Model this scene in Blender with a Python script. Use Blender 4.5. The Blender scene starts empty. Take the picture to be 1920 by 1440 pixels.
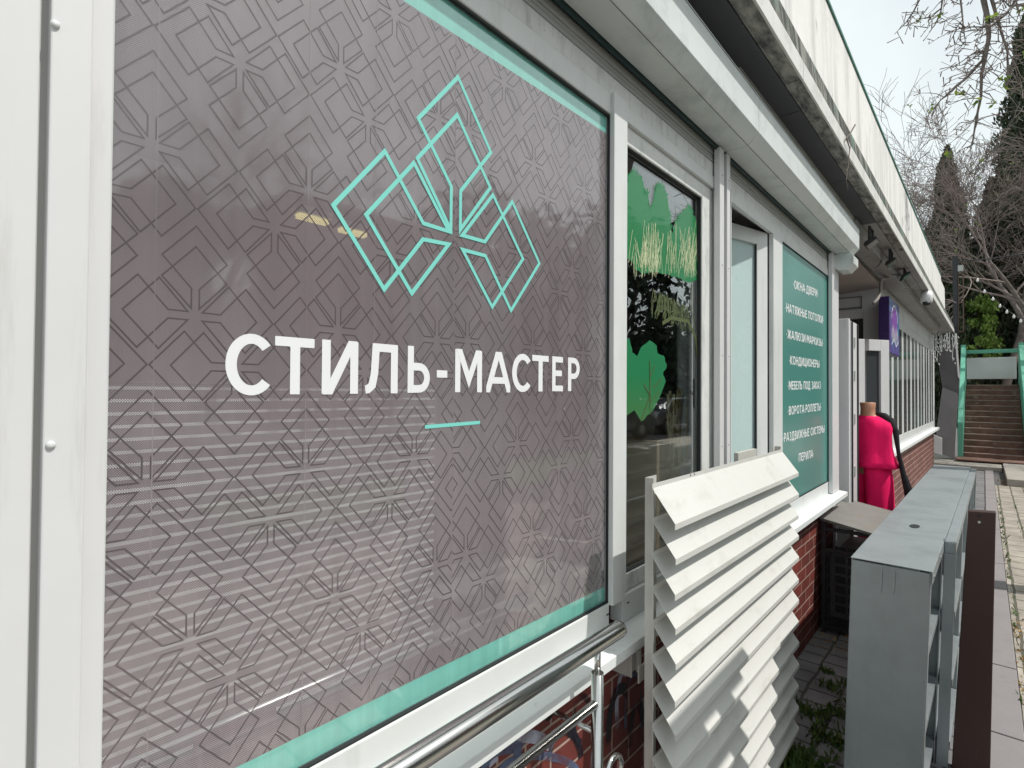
import bpy, math, random
from mathutils import Vector, Matrix, noise
random.seed(7)
R = math.radians
scene = bpy.context.scene
col = scene.collection

# ------------------------------------------------------------------ camera
F = 1000.0                      # focal length in photo pixels (photo 1920 x 1440)
EYE = 1.62
ex = Vector((885, -21, -F)).normalized()
ez = Vector((0.0067, 1, (0.0067*885-21)/F)); ez = (ez - ez.dot(ex)*ex).normalized()
ey = ez.cross(ex)
M3 = Matrix((ex, ey, ez))       # rows: world axes in camera space -> camera axes as columns in world
cam = bpy.data.objects.new("camera", bpy.data.cameras.new("camera"))
col.objects.link(cam)
cam.matrix_world = Matrix.Translation((0, 0, EYE)) @ M3.to_4x4()
cam.data.sensor_width = 36; cam.data.lens = 36*F/1920
cam.data.clip_start = 0.02; cam.data.clip_end = 2000
scene.camera = cam

# ------------------------------------------------------------------ light
SUN = Vector((0.35, -1.0, 1.62)).normalized()      # towards the sun
w = bpy.data.worlds.new("World"); scene.world = w; w.use_nodes = True
nt = w.node_tree; nt.nodes.clear()
sky = nt.nodes.new('ShaderNodeTexSky'); sky.sky_type = 'NISHITA'; sky.sun_disc = False
sky.sun_elevation = math.asin(SUN.z); sky.sun_rotation = math.atan2(SUN.x, SUN.y)
sky.air_density = 1.2; sky.dust_density = 3.0
nz = nt.nodes.new('ShaderNodeTexNoise'); nz.inputs['Scale'].default_value = 2.2; nz.inputs['Detail'].default_value = 6
rp = nt.nodes.new('ShaderNodeValToRGB'); rp.color_ramp.elements[0].position = .25; rp.color_ramp.elements[0].color=(.62,.62,.62,1)
rp.color_ramp.elements[1].position = .6; rp.color_ramp.elements[1].color=(1,1,1,1)
mx = nt.nodes.new('ShaderNodeMixRGB'); mx.inputs['Color2'].default_value = (8.3, 9.0, 9.15, 1)
bg = nt.nodes.new('ShaderNodeBackground'); bg.inputs['Strength'].default_value = 0.1
ow = nt.nodes.new('ShaderNodeOutputWorld'); tc = nt.nodes.new('ShaderNodeTexCoord')
nt.links.new(tc.outputs['Generated'], nz.inputs['Vector']); nt.links.new(nz.outputs['Fac'], rp.inputs['Fac'])
nt.links.new(rp.outputs['Color'], mx.inputs['Fac']); nt.links.new(sky.outputs['Color'], mx.inputs['Color1'])
nt.links.new(mx.outputs['Color'], bg.inputs['Color']); nt.links.new(bg.outputs['Background'], ow.inputs['Surface'])
sun = bpy.data.objects.new("sun", bpy.data.lights.new("sun", 'SUN')); col.objects.link(sun)
sun.data.energy = 3.6; sun.data.angle = R(.55); sun.data.color = (1, .965, .91)
sun.rotation_euler = SUN.to_track_quat('Z', 'Y').to_euler(); sun.location = (0, -3, 12)
scene.view_settings.view_transform = 'Standard'; scene.view_settings.look = 'None'
scene.view_settings.exposure = 0.12; scene.view_settings.gamma = 1
scene.cycles.max_bounces = 8; scene.cycles.transparent_max_bounces = 16

# ------------------------------------------------------------------ pixel -> plane helpers (real planes of the place)
def ray(px, py):
    return cam.matrix_world.to_3x3() @ Vector((px-960, 720-py, -F))
def on_y(px, py, Y):
    d = ray(px, py); t = Y/d.y; return Vector((d.x*t, Y, EYE+d.z*t))
def on_x(px, py, X):
    d = ray(px, py); t = X/d.x; return Vector((X, d.y*t, EYE+d.z*t))
def on_z(px, py, Z):
    d = ray(px, py); t = (Z-EYE)/d.z; return Vector((d.x*t, d.y*t, Z))

# ------------------------------------------------------------------ materials
def mat(name, color, rough=.5, metal=0, spec=.5, var=0, vscale=3, bump=0, bscale=60, color2=None, stretch=(1,1,1), cfac=(.35,.65), alpha=None, coat=0, obj=True):
    m = bpy.data.materials.new(name); m.use_nodes = True
    n = m.node_tree.nodes; l = m.node_tree.links; b = n['Principled BSDF']
    b.inputs['Roughness'].default_value = rough; b.inputs['Metallic'].default_value = metal
    b.inputs['Specular IOR Level'].default_value = spec; b.inputs['Coat Weight'].default_value = coat
    b.inputs['Base Color'].default_value = (*color, 1)
    t = n.new('ShaderNodeTexCoord'); mp = n.new('ShaderNodeMapping'); mp.inputs['Scale'].default_value = stretch
    l.new(t.outputs['Object'], mp.inputs['Vector'])
    if color2 or var:
        c2 = color2 or tuple(max(0, c*(1-var)) for c in color)
        z = n.new('ShaderNodeTexNoise'); z.inputs['Scale'].default_value = vscale; z.inputs['Detail'].default_value = 7; z.inputs['Roughness'].default_value = .62
        r = n.new('ShaderNodeValToRGB'); e = r.color_ramp.elements
        e[0].position, e[1].position = cfac; e[0].color = (*c2, 1); e[1].color = (*color, 1)
        l.new(mp.outputs['Vector'], z.inputs['Vector']); l.new(z.outputs['Fac'], r.inputs['Fac']); l.new(r.outputs['Color'], b.inputs['Base Color'])
        rr = n.new('ShaderNodeMapRange'); rr.inputs['To Min'].default_value = min(1, rough+.12); rr.inputs['To Max'].default_value = max(.02, rough-.06)
        l.new(z.outputs['Fac'], rr.inputs['Value']); l.new(rr.outputs['Result'], b.inputs['Roughness'])
    if bump:
        z2 = n.new('ShaderNodeTexNoise'); z2.inputs['Scale'].default_value = bscale; z2.inputs['Detail'].default_value = 5
        bp = n.new('ShaderNodeBump'); bp.inputs['Strength'].default_value = bump; bp.inputs['Distance'].default_value = .01
        l.new(mp.outputs['Vector'], z2.inputs['Vector']); l.new(z2.outputs['Fac'], bp.inputs['Height']); l.new(bp.outputs['Normal'], b.inputs['Normal'])
    return m

def layered(m, color, scale, lo, hi, stretch=(1,1,1), strength=1.0):
    """lay a second procedural colour (dirt, moss, streaks) over a material"""
    n = m.node_tree.nodes; l = m.node_tree.links; b = n['Principled BSDF']
    t = n.new('ShaderNodeTexCoord'); mp = n.new('ShaderNodeMapping'); mp.inputs['Scale'].default_value = stretch
    z = n.new('ShaderNodeTexNoise'); z.inputs['Scale'].default_value = scale; z.inputs['Detail'].default_value = 8; z.inputs['Roughness'].default_value = .7
    r = n.new('ShaderNodeMapRange'); r.inputs['From Min'].default_value = lo; r.inputs['From Max'].default_value = hi; r.inputs['To Max'].default_value = strength
    x = n.new('ShaderNodeMixRGB'); x.inputs['Color2'].default_value = (*color, 1)
    l.new(t.outputs['Object'], mp.inputs['Vector']); l.new(mp.outputs['Vector'], z.inputs['Vector']); l.new(z.outputs['Fac'], r.inputs['Value'])
    l.new(r.outputs['Result'], x.inputs['Fac'])
    s = b.inputs['Base Color']
    if s.links: l.new(s.links[0].from_socket, x.inputs['Color1'])
    else: x.inputs['Color1'].default_value = s.default_value
    l.new(x.outputs['Color'], s)
    return m

M = {}
M['pvc'] = layered(layered(mat('white_pvc', (.68,.70,.69), .32, var=.07, vscale=4), (.40,.41,.39), 7, .54, .78, (1,1,.2), .6), (.18,.17,.15), 110, .68, .78, (1,1,.4), .6)
M['pvc_dirty'] = layered(layered(mat('white_pvc_dusty', (.72,.73,.71), .4, var=.1, vscale=6), (.25,.26,.25), 22, .5, .75, (1,1,.3), .7), (.1,.1,.1), 90, .62, .75)
M['jamb'] = layered(layered(mat('white_painted_aluminium', (.655,.655,.66), .38, var=.06, vscale=3), (.42,.41,.38), 22, .58, .8, (1,1,.08), .6), (.15,.14,.12), 150, .70, .78, (1,1,.5), .7)
M['gasket'] = mat('black_rubber', (.015,.016,.018), .6)
M['box'] = layered(layered(mat('white_aluminium_box', (.66,.70,.69), .33, var=.05, vscale=2), (.30,.33,.32), 6, .50, .76, (1,1,1), .55), (.10,.11,.11), 45, .66, .76, (.5,1,1), .75)
M['roofboard'] = layered(mat('weathered_board', (.55,.55,.53), .7, var=.15, vscale=2, bump=.1), (.16,.16,.16), 6, .45, .75, (1,1,1), .5)
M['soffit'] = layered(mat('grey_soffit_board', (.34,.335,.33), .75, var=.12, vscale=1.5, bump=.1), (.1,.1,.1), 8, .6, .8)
M['soffit_shade'] = mat('shaded_soffit_board', (.10,.105,.12), .7, var=.15, vscale=1.5)  # near soffit: deep shade above the shutter boxes put into the colour
M['drip'] = layered(mat('stained_soffit_edge', (.42,.41,.38), .75, var=.15, vscale=2, bump=.1), (.04,.045,.05), 7, .38, .62, (1,3.0,1), .9)
M['fascia'] = layered(mat('white_fascia', (.72,.72,.69), .55, var=.1, vscale=3), (.30,.30,.28), 8, .5, .8, (1,1,1), .7)
M['moss'] = layered(layered(mat('mossy_drip_edge', (.30,.30,.27), .9, var=.3, vscale=8, bump=.6, bscale=40), (.035,.04,.035), 9, .40, .56, (3,1,.35)), (.13,.27,.21), 3, .54, .66, (1.5,1,1), .8)
M['parapet'] = layered(layered(mat('stained_white_render', (.80,.79,.77), .8, var=.08, vscale=2, bump=.2, bscale=25), (.40,.40,.38), 3.5, .46, .70, (1.6,1,.16), .75), (.12,.13,.12), 13, .60, .74, (1,1,.35), .85)
M['greenedge'] = mat('green_metal_edge', (.05,.20,.15), .55, var=.3, vscale=10)
M['tealpaint'] = mat('teal_paint', (.008,.035,.036), .5)
M['sill'] = layered(mat('white_sill', (.74,.77,.76), .45, var=.06, vscale=3), (.34,.35,.33), 14, .58, .8, (1,1,1), .7)
M['steel'] = mat('polished_steel', (.62,.62,.60), .13, 1, var=.12, vscale=20, stretch=(.05,1,1))
M['galv'] = layered(layered(layered(mat('galvanised_paint', (.33,.365,.375), .40, .35, var=.14, vscale=4, bump=.35, bscale=5), (.19,.21,.22), 3, .48, .72, (1,1,.3), .75), (.60,.63,.64), 26, .66, .74, (.3,1,1), .75), (.16,.09,.05), 17, .70, .78, (1,1,1), .7)
M['black'] = mat('black_plastic', (.02,.02,.022), .45, var=.3, vscale=20)
M['blackmetal'] = mat('black_painted_iron', (.028,.03,.034), .55, var=.4, vscale=15)
M['brown'] = layered(mat('brown_sheet_metal', (.052,.023,.019), .38, var=.15, vscale=4, bump=.15, bscale=4), (.14,.11,.10), 12, .64, .78, (1,1,.3), .5)
M['louver'] = layered(layered(mat('cream_louvre_paint', (.60,.60,.57), .42, var=.05, vscale=2), (.36,.35,.30), 11, .54, .74, (.5,1,1), .5), (.10,.09,.07), 120, .62, .72, (1,1,1), .5)
M['stile'] = mat('cream_stile_paint', (.52,.51,.47), .45, var=.08, vscale=3)
M['agedmetal'] = layered(mat('grey_brown_sheet', (.20,.195,.18), .6, var=.15, vscale=4), (.20,.12,.07), 5, .52, .75, (1,1,1), .6)
M['curtain'] = mat('grey_shutter_slats', (.42,.43,.42), .5, var=.1, vscale=4)
M['room'] = mat('room_plaster', (.42,.43,.45), .9, var=.2, vscale=1)
M['roomfloor'] = mat('room_floor', (.25,.21,.18), .6, var=.2)
M['white'] = mat('white_vinyl', (.76,.77,.78), .5)
M['mint'] = mat('mint_vinyl', (.20,.62,.55), .42)
M['pale'] = mat('frosted_white_blind', (.76,.80,.82), .25, var=.06, vscale=1.5, spec=.6)
M['blind'] = mat('white_blind_slat', (.86,.82,.84), .5)
M['carton'] = mat('brown_cardboard', (.36,.25,.16), .8, var=.15)
M['straw'] = mat('dried_grass', (.38,.27,.12), .85, color2=(.7,.62,.42), vscale=30)
M['pink'] = mat('pink_cloth', (.90,.012,.13), .8, var=.30, vscale=7, bump=1.0, bscale=9, spec=.15, stretch=(1,1,.35))
M['blackcloth'] = mat('black_cloth', (.02,.02,.023), .8, spec=.2)
M['skin'] = mat('tan_plastic_body', (.42,.21,.13), .4)
M['greenpaint'] = layered(mat('green_painted_concrete', (.13,.42,.30), .6, var=.15, vscale=6), (.3,.5,.42), 9, .6, .7)
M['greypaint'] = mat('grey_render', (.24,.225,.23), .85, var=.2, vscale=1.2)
M['whitewall'] = mat('white_wall_paint', (.78,.75,.75), .7, var=.1, vscale=1.5)
M['stairs'] = layered(mat('weathered_stair_concrete', (.20,.11,.082), .85, var=.4, vscale=4, bump=.3), (.32,.27,.24), 6, .58, .7)
M['stairedge'] = mat('worn_stair_nosing', (.30,.22,.19), .85, var=.3, vscale=8)
M['concrete'] = layered(mat('smooth_kerb_concrete', (.245,.225,.225), .8, var=.12, vscale=2, bump=.1), (.12,.11,.1), 5, .6, .75, (1,1,1), .5)
M['kerb'] = mat('beige_kerb_concrete', (.36,.33,.29), .85, var=.2, vscale=4, bump=.2)
M['bark'] = mat('grey_bark', (.20,.165,.145), .9, color2=(.10,.085,.075), vscale=6, bump=.4)
M['twig'] = mat('fine_twigs', (.21,.17,.155), .9)
M['bulb'] = mat('clear_white_bulb', (.85,.85,.82), .2)
M['darkbush'] = mat('dark_evergreen', (.022,.035,.018), .8, color2=(.008,.012,.007), vscale=3)
M['redwall'] = mat('red_brown_wall', (.35,.15,.12), .85, var=.2)
M['carpaint'] = mat('dark_blue_car_paint', (.012,.016,.03), .25, .3, coat=1)
M['cargrey'] = mat('grey_car_paint', (.18,.19,.2), .25, .5, coat=1)
M['carglass'] = mat('tinted_car_glass', (.01,.012,.014), .05)
M['tyre'] = mat('black_tyre', (.015,.015,.015), .8)
M['purple'] = mat('dark_purple_print', (.045,.012,.13), .35, color2=(.02,.006,.07), vscale=24)
M['yellowsign'] = mat('pink_emblem_print', (.34,.09,.55), .4)

def leafmat(name, c1, c2, c3):
    m = mat(name, c1, .6, color2=c2, vscale=1.6, spec=.3)
    n = m.node_tree.nodes; l = m.node_tree.links; b = n['Principled BSDF']
    g = n.new('ShaderNodeNewGeometry'); r = n.new('ShaderNodeMapRange'); r.inputs['From Min'].default_value = .55; r.inputs['To Max'].default_value = .9
    x = n.new('ShaderNodeMixRGB'); x.inputs['Color2'].default_value = (*c3, 1)
    l.new(g.outputs['Random Per Island'], r.inputs['Value']); l.new(r.outputs['Result'], x.inputs['Fac'])
    l.new(b.inputs['Base Color'].links[0].from_socket, x.inputs['Color1']); l.new(x.outputs['Color'], b.inputs['Base Color'])
    return m
M['cypress'] = leafmat('cypress_foliage', (.060,.090,.048), (.026,.040,.022), (.11,.115,.06))
M['brownfol'] = leafmat('brown_evergreen_foliage', (.085,.08,.055), (.035,.032,.026), (.14,.095,.075))
M['springleaf'] = leafmat('spring_leaves', (.22,.34,.05), (.12,.22,.03), (.42,.48,.06))
M['bamboo'] = leafmat('bamboo_leaves', (.17,.28,.05), (.06,.11,.02), (.30,.42,.10))
M['pine'] = leafmat('pine_needles', (.03,.055,.03), (.012,.02,.012), (.05,.07,.035))
M['grass'] = leafmat('weeds', (.08,.14,.03), (.04,.08,.02), (.15,.20,.05))
M['dryleaf'] = leafmat('dry_fallen_leaves', (.42,.26,.09), (.28,.15,.05), (.55,.42,.16))

# glass: thin clear pane
def glass(name, tint=(.93,.97,.96), refl=1.0, rough=0.0):
    m = bpy.data.materials.new(name); m.use_nodes = True
    n = m.node_tree.nodes; l = m.node_tree.links; n.clear()
    o = n.new('ShaderNodeOutputMaterial'); t = n.new('ShaderNodeBsdfTransparent'); t.inputs['Color'].default_value = (*tint, 1)
    g = n.new('ShaderNodeBsdfGlossy'); g.inputs['Roughness'].default_value = rough
    ge = n.new('ShaderNodeNewGeometry'); dt = n.new('ShaderNodeVectorMath'); dt.operation = 'DOT_PRODUCT'; l.new(ge.outputs['Normal'], dt.inputs[0]); l.new(ge.outputs['Incoming'], dt.inputs[1])
    def mm(op, a, c=None):
        q = n.new('ShaderNodeMath'); q.operation = op
        for i_, v_ in enumerate((a, c)):
            if v_ is None: continue
            if isinstance(v_, (int, float)): q.inputs[i_].default_value = v_
            else: l.new(v_, q.inputs[i_])
        return q
    f = mm('ADD', mm('MULTIPLY', mm('POWER', mm('SUBTRACT', 1.0, mm('ABSOLUTE', dt.outputs['Value']).outputs[0]).outputs[0], 5.0).outputs[0], .94).outputs[0], .06)
    k = n.new('ShaderNodeMath'); k.operation = 'MULTIPLY'; k.inputs[1].default_value = refl; k.use_clamp = True
    x = n.new('ShaderNodeMixShader')
    l.new(f.outputs[0], k.inputs[0]); l.new(k.outputs[0], x.inputs['Fac']); l.new(t.outputs[0], x.inputs[1]); l.new(g.outputs[0], x.inputs[2]); l.new(x.outputs[0], o.inputs['Surface'])
    return m
M['glass'] = glass('window_glass', refl=2.2)
M['filmglass'] = glass('film_window_glass', refl=.25)
M['softglass'] = glass('frosted_pane_glass', refl=.35)
M['darkglass'] = mat('dark_window_glass', (.05,.055,.06), .12, spec=.25)

# perforated one-way film (grey-mauve), tiny hex holes
def film(name, c1, c2, hole=.30, seams=True):
    m = bpy.data.materials.new(name); m.use_nodes = True
    n = m.node_tree.nodes; l = m.node_tree.links; b = n['Principled BSDF']; o = n['Material Output']
    b.inputs['Roughness'].default_value = .3; b.inputs['Specular IOR Level'].default_value = .4; b.inputs['Coat Weight'].default_value = 1; b.inputs['Coat Roughness'].default_value = .035; b.inputs['Coat IOR'].default_value = 2.3
    t = n.new('ShaderNodeTexCoord')
    z = n.new('ShaderNodeTexNoise'); z.inputs['Scale'].default_value = 1.1; z.inputs['Detail'].default_value = 5
    r = n.new('ShaderNodeValToRGB'); e = r.color_ramp.elements; e[0].position=.34; e[1].position=.62; e[0].color=(*c1,1); e[1].color=(*c2,1)
    l.new(t.outputs['Object'], z.inputs['Vector']); l.new(z.outputs['Fac'], r.inputs['Fac'])
    z2 = n.new('ShaderNodeTexNoise'); z2.inputs['Scale'].default_value = 5; z2.inputs['Detail'].default_value = 8; z2.inputs['Roughness'].default_value=.7
    mp = n.new('ShaderNodeMapping'); mp.inputs['Scale'].default_value = (6,1,.35)
    l.new(t.outputs['Object'], mp.inputs['Vector']); l.new(mp.outputs['Vector'], z2.inputs['Vector'])
    mr = n.new('ShaderNodeMapRange'); mr.inputs['From Min'].default_value=.3; mr.inputs['From Max'].default_value=.7; mr.inputs['To Min'].default_value=.88; mr.inputs['To Max'].default_value=1.12
    mm = n.new('ShaderNodeMixRGB'); mm.blend_type='MULTIPLY'; mm.inputs['Fac'].default_value=1
    l.new(z2.outputs['Fac'], mr.inputs['Value']); l.new(r.outputs['Color'], mm.inputs['Color1']); l.new(mr.outputs['Result'], mm.inputs['Color2'])
    l.new(mm.outputs['Color'], b.inputs['Base Color'])
    # holes
    s = n.new('ShaderNodeSeparateXYZ'); l.new(t.outputs['Object'], s.inputs[0])
    def mth(op, a, c=None):
        k = n.new('ShaderNodeMath'); k.operation = op
        for i, v in enumerate((a, c)):
            if v is None: continue
            if isinstance(v, (int, float)): k.inputs[i].default_value = v
            else: l.new(v, k.inputs[i])
        return k.outputs[0]
    P = 2*math.pi/.0030
    a1 = mth('COSINE', mth('MULTIPLY', s.outputs['X'], P)); a2 = mth('COSINE', mth('MULTIPLY', s.outputs['Z'], P*1.0))
    d = mth('MULTIPLY', a1, a2); hfac = mth('GREATER_THAN', d, .22); hf = mth('MULTIPLY', hfac, hole*2.6)
    hf2 = mth('ADD', hf, .05)
    tr = n.new('ShaderNodeBsdfTransparent'); x = n.new('ShaderNodeMixShader')
    l.new(hf2, x.inputs['Fac']); l.new(b.outputs[0], x.inputs[1]); l.new(tr.outputs[0], x.inputs[2]); l.new(x.outputs[0], o.inputs['Surface'])
    wz = n.new('ShaderNodeTexNoise'); wz.inputs['Scale'].default_value = 2.2; wz.inputs['Detail'].default_value = 1
    bp = n.new('ShaderNodeBump'); bp.inputs['Strength'].default_value=.25; bp.inputs['Distance'].default_value=.01
    l.new(t.outputs['Object'], wz.inputs['Vector']); l.new(wz.outputs['Fac'], bp.inputs['Height']); l.new(bp.outputs['Normal'], b.inputs['Normal'])
    return m
M['film'] = film('mauve_perforated_film', (.25,.212,.228), (.36,.31,.33), hole=.34)
M['filmmint'] = film('mint_perforated_film', (.16,.52,.43), (.22,.60,.52), hole=.10)
M['filmline'] = mat('dark_print_line', (.105,.088,.095), .2, coat=1)
M['teal'] = mat('teal_film', (.085,.27,.235), .22, var=.12, vscale=1.5)

# green tree decal: olive to green gradient up the print, translucent
def decal(name, lo, hi, z0, z1, trans=.45):
    m = mat(name, hi, .3); n = m.node_tree.nodes; l = m.node_tree.links; b = n['Principled BSDF']; o = n['Material Output']
    g = n.new('ShaderNodeNewGeometry'); s = n.new('ShaderNodeSeparateXYZ'); r = n.new('ShaderNodeMapRange')
    r.inputs['From Min'].default_value = z0; r.inputs['From Max'].default_value = z1
    x = n.new('ShaderNodeMixRGB'); x.inputs['Color1'].default_value = (*lo,1); x.inputs['Color2'].default_value = (*hi,1)
    l.new(g.outputs['Position'], s.inputs[0]); l.new(s.outputs['Z'], r.inputs['Value']); l.new(r.outputs['Result'], x.inputs['Fac']); l.new(x.outputs['Color'], b.inputs['Base Color'])
    tr = n.new('ShaderNodeBsdfTransparent'); k = n.new('ShaderNodeMixShader'); k.inputs['Fac'].default_value = trans
    l.new(b.outputs[0], k.inputs[1]); l.new(tr.outputs[0], k.inputs[2]); l.new(k.outputs[0], o.inputs['Surface'])
    return m
M['decal_green'] = decal('green_tree_print', (.30,.36,.07), (.03,.28,.10), 1.78, 2.02, .34)
M['decal_bush'] = decal('green_bush_print', (.10,.24,.07), (.03,.27,.11), 1.45, 1.68, .34)
M['decal_pale'] = mat('pale_grass_print', (.62,.68,.42), .4)
M['decal_dark'] = mat('dark_branch_print', (.085,.11,.04), .4)

# brick cladding
def brickmat(name, c1, c2, mortar, bw, bh, swap=False, bumpd=.004, mort=.008, noise_scale=6):
    m = bpy.data.materials.new(name); m.use_nodes = True
    n = m.node_tree.nodes; l = m.node_tree.links; b = n['Principled BSDF']
    t = n.new('ShaderNodeTexCoord'); s = n.new('ShaderNodeSeparateXYZ'); c = n.new('ShaderNodeCombineXYZ'); l.new(t.outputs['Object'], s.inputs[0])
    if swap: l.new(s.outputs['X'], c.inputs['X']); l.new(s.outputs['Y'], c.inputs['Y'])
    else:
        ad = n.new('ShaderNodeMath'); l.new(s.outputs['X'], ad.inputs[0]); l.new(s.outputs['Y'], ad.inputs[1]); ad.operation='ADD'
        l.new(ad.outputs[0], c.inputs['X']); l.new(s.outputs['Z'], c.inputs['Y'])
    br = n.new('ShaderNodeTexBrick'); br.inputs['Scale'].default_value = 1; br.inputs['Brick Width'].default_value = bw; br.inputs['Row Height'].default_value = bh
    br.inputs['Mortar Size'].default_value = mort; br.inputs['Color1'].default_value = (*c1,1); br.inputs['Color2'].default_value=(*c2,1); br.inputs['Mortar'].default_value=(*mortar,1)
    br.inputs['Mortar Smooth'].default_value = .3
    nzv = n.new('ShaderNodeTexNoise'); nzv.inputs['Scale'].default_value = noise_scale; nzv.inputs['Detail'].default_value = 8
    vm = n.new('ShaderNodeVectorMath'); vm.operation='MULTIPLY_ADD'; vm.inputs[1].default_value=(.01 if not swap else .03,)*3
    l.new(t.outputs['Object'], nzv.inputs['Vector']); l.new(nzv.outputs['Color'], vm.inputs[0]); l.new(c.outputs[0], vm.inputs[2]); l.new(vm.outputs[0], br.inputs['Vector'])
    mr = n.new('ShaderNodeMapRange'); mr.inputs['From Min'].default_value=.3; mr.inputs['From Max'].default_value=.7; mr.inputs['To Min'].default_value=.7; mr.inputs['To Max'].default_value=1.2
    mm = n.new('ShaderNodeMixRGB'); mm.blend_type='MULTIPLY'; mm.inputs['Fac'].default_value=1
    l.new(nzv.outputs['Fac'], mr.inputs['Value']); l.new(br.outputs['Color'], mm.inputs['Color1']); l.new(mr.outputs['Result'], mm.inputs['Color2']); l.new(mm.outputs['Color'], b.inputs['Base Color'])
    bp = n.new('ShaderNodeBump'); bp.inputs['Strength'].default_value=.8; bp.inputs['Distance'].default_value=bumpd; bp.invert=True
    l.new(br.outputs['Fac'], bp.inputs['Height']); l.new(bp.outputs['Normal'], b.inputs['Normal'])
    b.inputs['Roughness'].default_value = .6 if not swap else .9
    return m
M['brick'] = brickmat('red_brick_tiles', (.21,.045,.033), (.14,.032,.027), (.42,.30,.25), .207, .0745, mort=.0045)
M['brickfar'] = brickmat('brown_red_brick_tiles', (.20,.075,.06), (.16,.06,.05), (.50,.36,.31), .207, .093, mort=.006)
M['paver'] = layered(brickmat('grey_block_paving', (.36,.325,.275), (.29,.26,.22), (.10,.095,.07), .26, .16, swap=True, mort=.010, noise_scale=5), (.09,.12,.04), 4, .60, .70, (1,1,1), .6)
M['paverdark'] = layered(brickmat('worn_grey_paving', (.20,.20,.205), (.16,.16,.165), (.07,.07,.06), .13, .15, swap=True, mort=.008, noise_scale=5), (.06,.07,.035), 5, .58, .66, (1,1,1), .7)
M['asphalt'] = mat('asphalt', (.10,.10,.10), .9, var=.3, vscale=3, bump=.2)

# ------------------------------------------------------------------ mesh builder
def org(o):
    v = Vector((0,0,0))
    while o: v += o.location; o = o.parent
    return v
def tag(o, label=None, cat=None, group=None, kind=None):
    if label: o['label'] = label
    if cat: o['category'] = cat
    if group: o['group'] = group
    if kind: o['kind'] = kind
    return o
def empty(name, loc, label, cat, group=None):
    o = bpy.data.objects.new(name, None); col.objects.link(o); o.location = loc; o.empty_display_size = .1
    return tag(o, label, cat, group)
class MB:
    def __init__(s): s.v = []; s.f = []; s.sm = False
    def quad(s, *p):
        k = len(s.v); s.v += [Vector(q) for q in p]; s.f.append(list(range(k, k+len(p)))); return s
    def box(s, a, b, rot=None, piv=None):
        x0,y0,z0 = a; x1,y1,z1 = b
        p = [Vector(q) for q in ((x0,y0,z0),(x1,y0,z0),(x1,y1,z0),(x0,y1,z0),(x0,y0,z1),(x1,y0,z1),(x1,y1,z1),(x0,y1,z1))]
        if rot is not None:
            pv = Vector(piv) if piv is not None else sum(p, Vector())/8
            p = [rot @ (q-pv) + pv for q in p]
        k = len(s.v); s.v += p
        s.f += [[k+i for i in f] for f in ((0,3,2,1),(4,5,6,7),(0,1,5,4),(1,2,6,5),(2,3,7,6),(3,0,4,7))]
        return s
    def hexa(s, p):   # 8 corners, bottom 4 then top 4
        k = len(s.v); s.v += [Vector(q) for q in p]
        s.f += [[k+i for i in f] for f in ((0,3,2,1),(4,5,6,7),(0,1,5,4),(1,2,6,5),(2,3,7,6),(3,0,4,7))]; return s
    def prism(s, prof, d):   # prof: list of 3D points, d: extrusion vector
        k = len(s.v); n = len(prof); d = Vector(d)
        s.v += [Vector(p) for p in prof] + [Vector(p)+d for p in prof]
        s.f.append([k+i for i in range(n)][::-1]); s.f.append([k+n+i for i in range(n)])
        for i in range(n): s.f.append([k+i, k+(i+1)%n, k+n+(i+1)%n, k+n+i])
        return s
    def tube(s, pts, r, n=10, cap=True):
        pts = [Vector(p) for p in pts]; rs = r if isinstance(r, (list, tuple)) else [r]*len(pts)
        k = len(s.v); up = None
        for i, p in enumerate(pts):
            t = (pts[min(i+1, len(pts)-1)] - pts[max(i-1, 0)]).normalized()
            if up is None or abs(up.dot(t)) > .95: up = Vector((0,0,1)) if abs(t.z) < .9 else Vector((1,0,0))
            a = t.cross(up).normalized(); b = a.cross(t); up = b
            for j in range(n):
                th = 2*math.pi*j/n; s.v.append(p + (a*math.cos(th)+b*math.sin(th))*rs[i])
        for i in range(len(pts)-1):
            for j in range(n):
                s.f.append([k+i*n+j, k+i*n+(j+1)%n, k+(i+1)*n+(j+1)%n, k+(i+1)*n+j])
        if cap:
            s.f.append([k+j for j in range(n)][::-1]); s.f.append([k+(len(pts)-1)*n+j for j in range(n)])
        return s
    def loft(s, secs, n=20):   # secs: (cx,cy,cz,rx,ry[,rot])
        k = len(s.v)
        for q in secs:
            cx,cy,cz,rx,ry = q[:5]; ro = q[5] if len(q) > 5 else 0
            for j in range(n):
                th = 2*math.pi*j/n; u = rx*math.cos(th); v = ry*math.sin(th)
                s.v.append(Vector((cx+u*math.cos(ro)-v*math.sin(ro), cy+u*math.sin(ro)+v*math.cos(ro), cz)))
        for i in range(len(secs)-1):
            for j in range(n): s.f.append([k+i*n+j, k+i*n+(j+1)%n, k+(i+1)*n+(j+1)%n, k+(i+1)*n+j])
        s.f.append([k+j for j in range(n)][::-1]); s.f.append([k+(len(secs)-1)*n+j for j in range(n)])
        return s
    def build(s, name, m, parent=None, loc=None, bevel=0, smooth=False, label=None):
        o0 = org(parent) if parent else Vector(loc if loc is not None else (0,0,0))
        me = bpy.data.meshes.new(name); me.from_pydata([tuple(v-o0) for v in s.v], [], s.f); me.update()
        o = bpy.data.objects.new(name, me); col.objects.link(o); me.materials.append(M[m] if isinstance(m, str) else m)
        if parent: o.parent = parent
        else: o.location = o0
        if smooth: me.shade_smooth()
        if bevel:
            bm = o.modifiers.new('bevel', 'BEVEL'); bm.width = bevel; bm.segments = 2; bm.limit_method = 'ANGLE'; bm.angle_limit = R(40)
            if hasattr(bm, 'harden_normals'): bm.harden_normals = False
        if label: o['label'] = label
        return o

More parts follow.
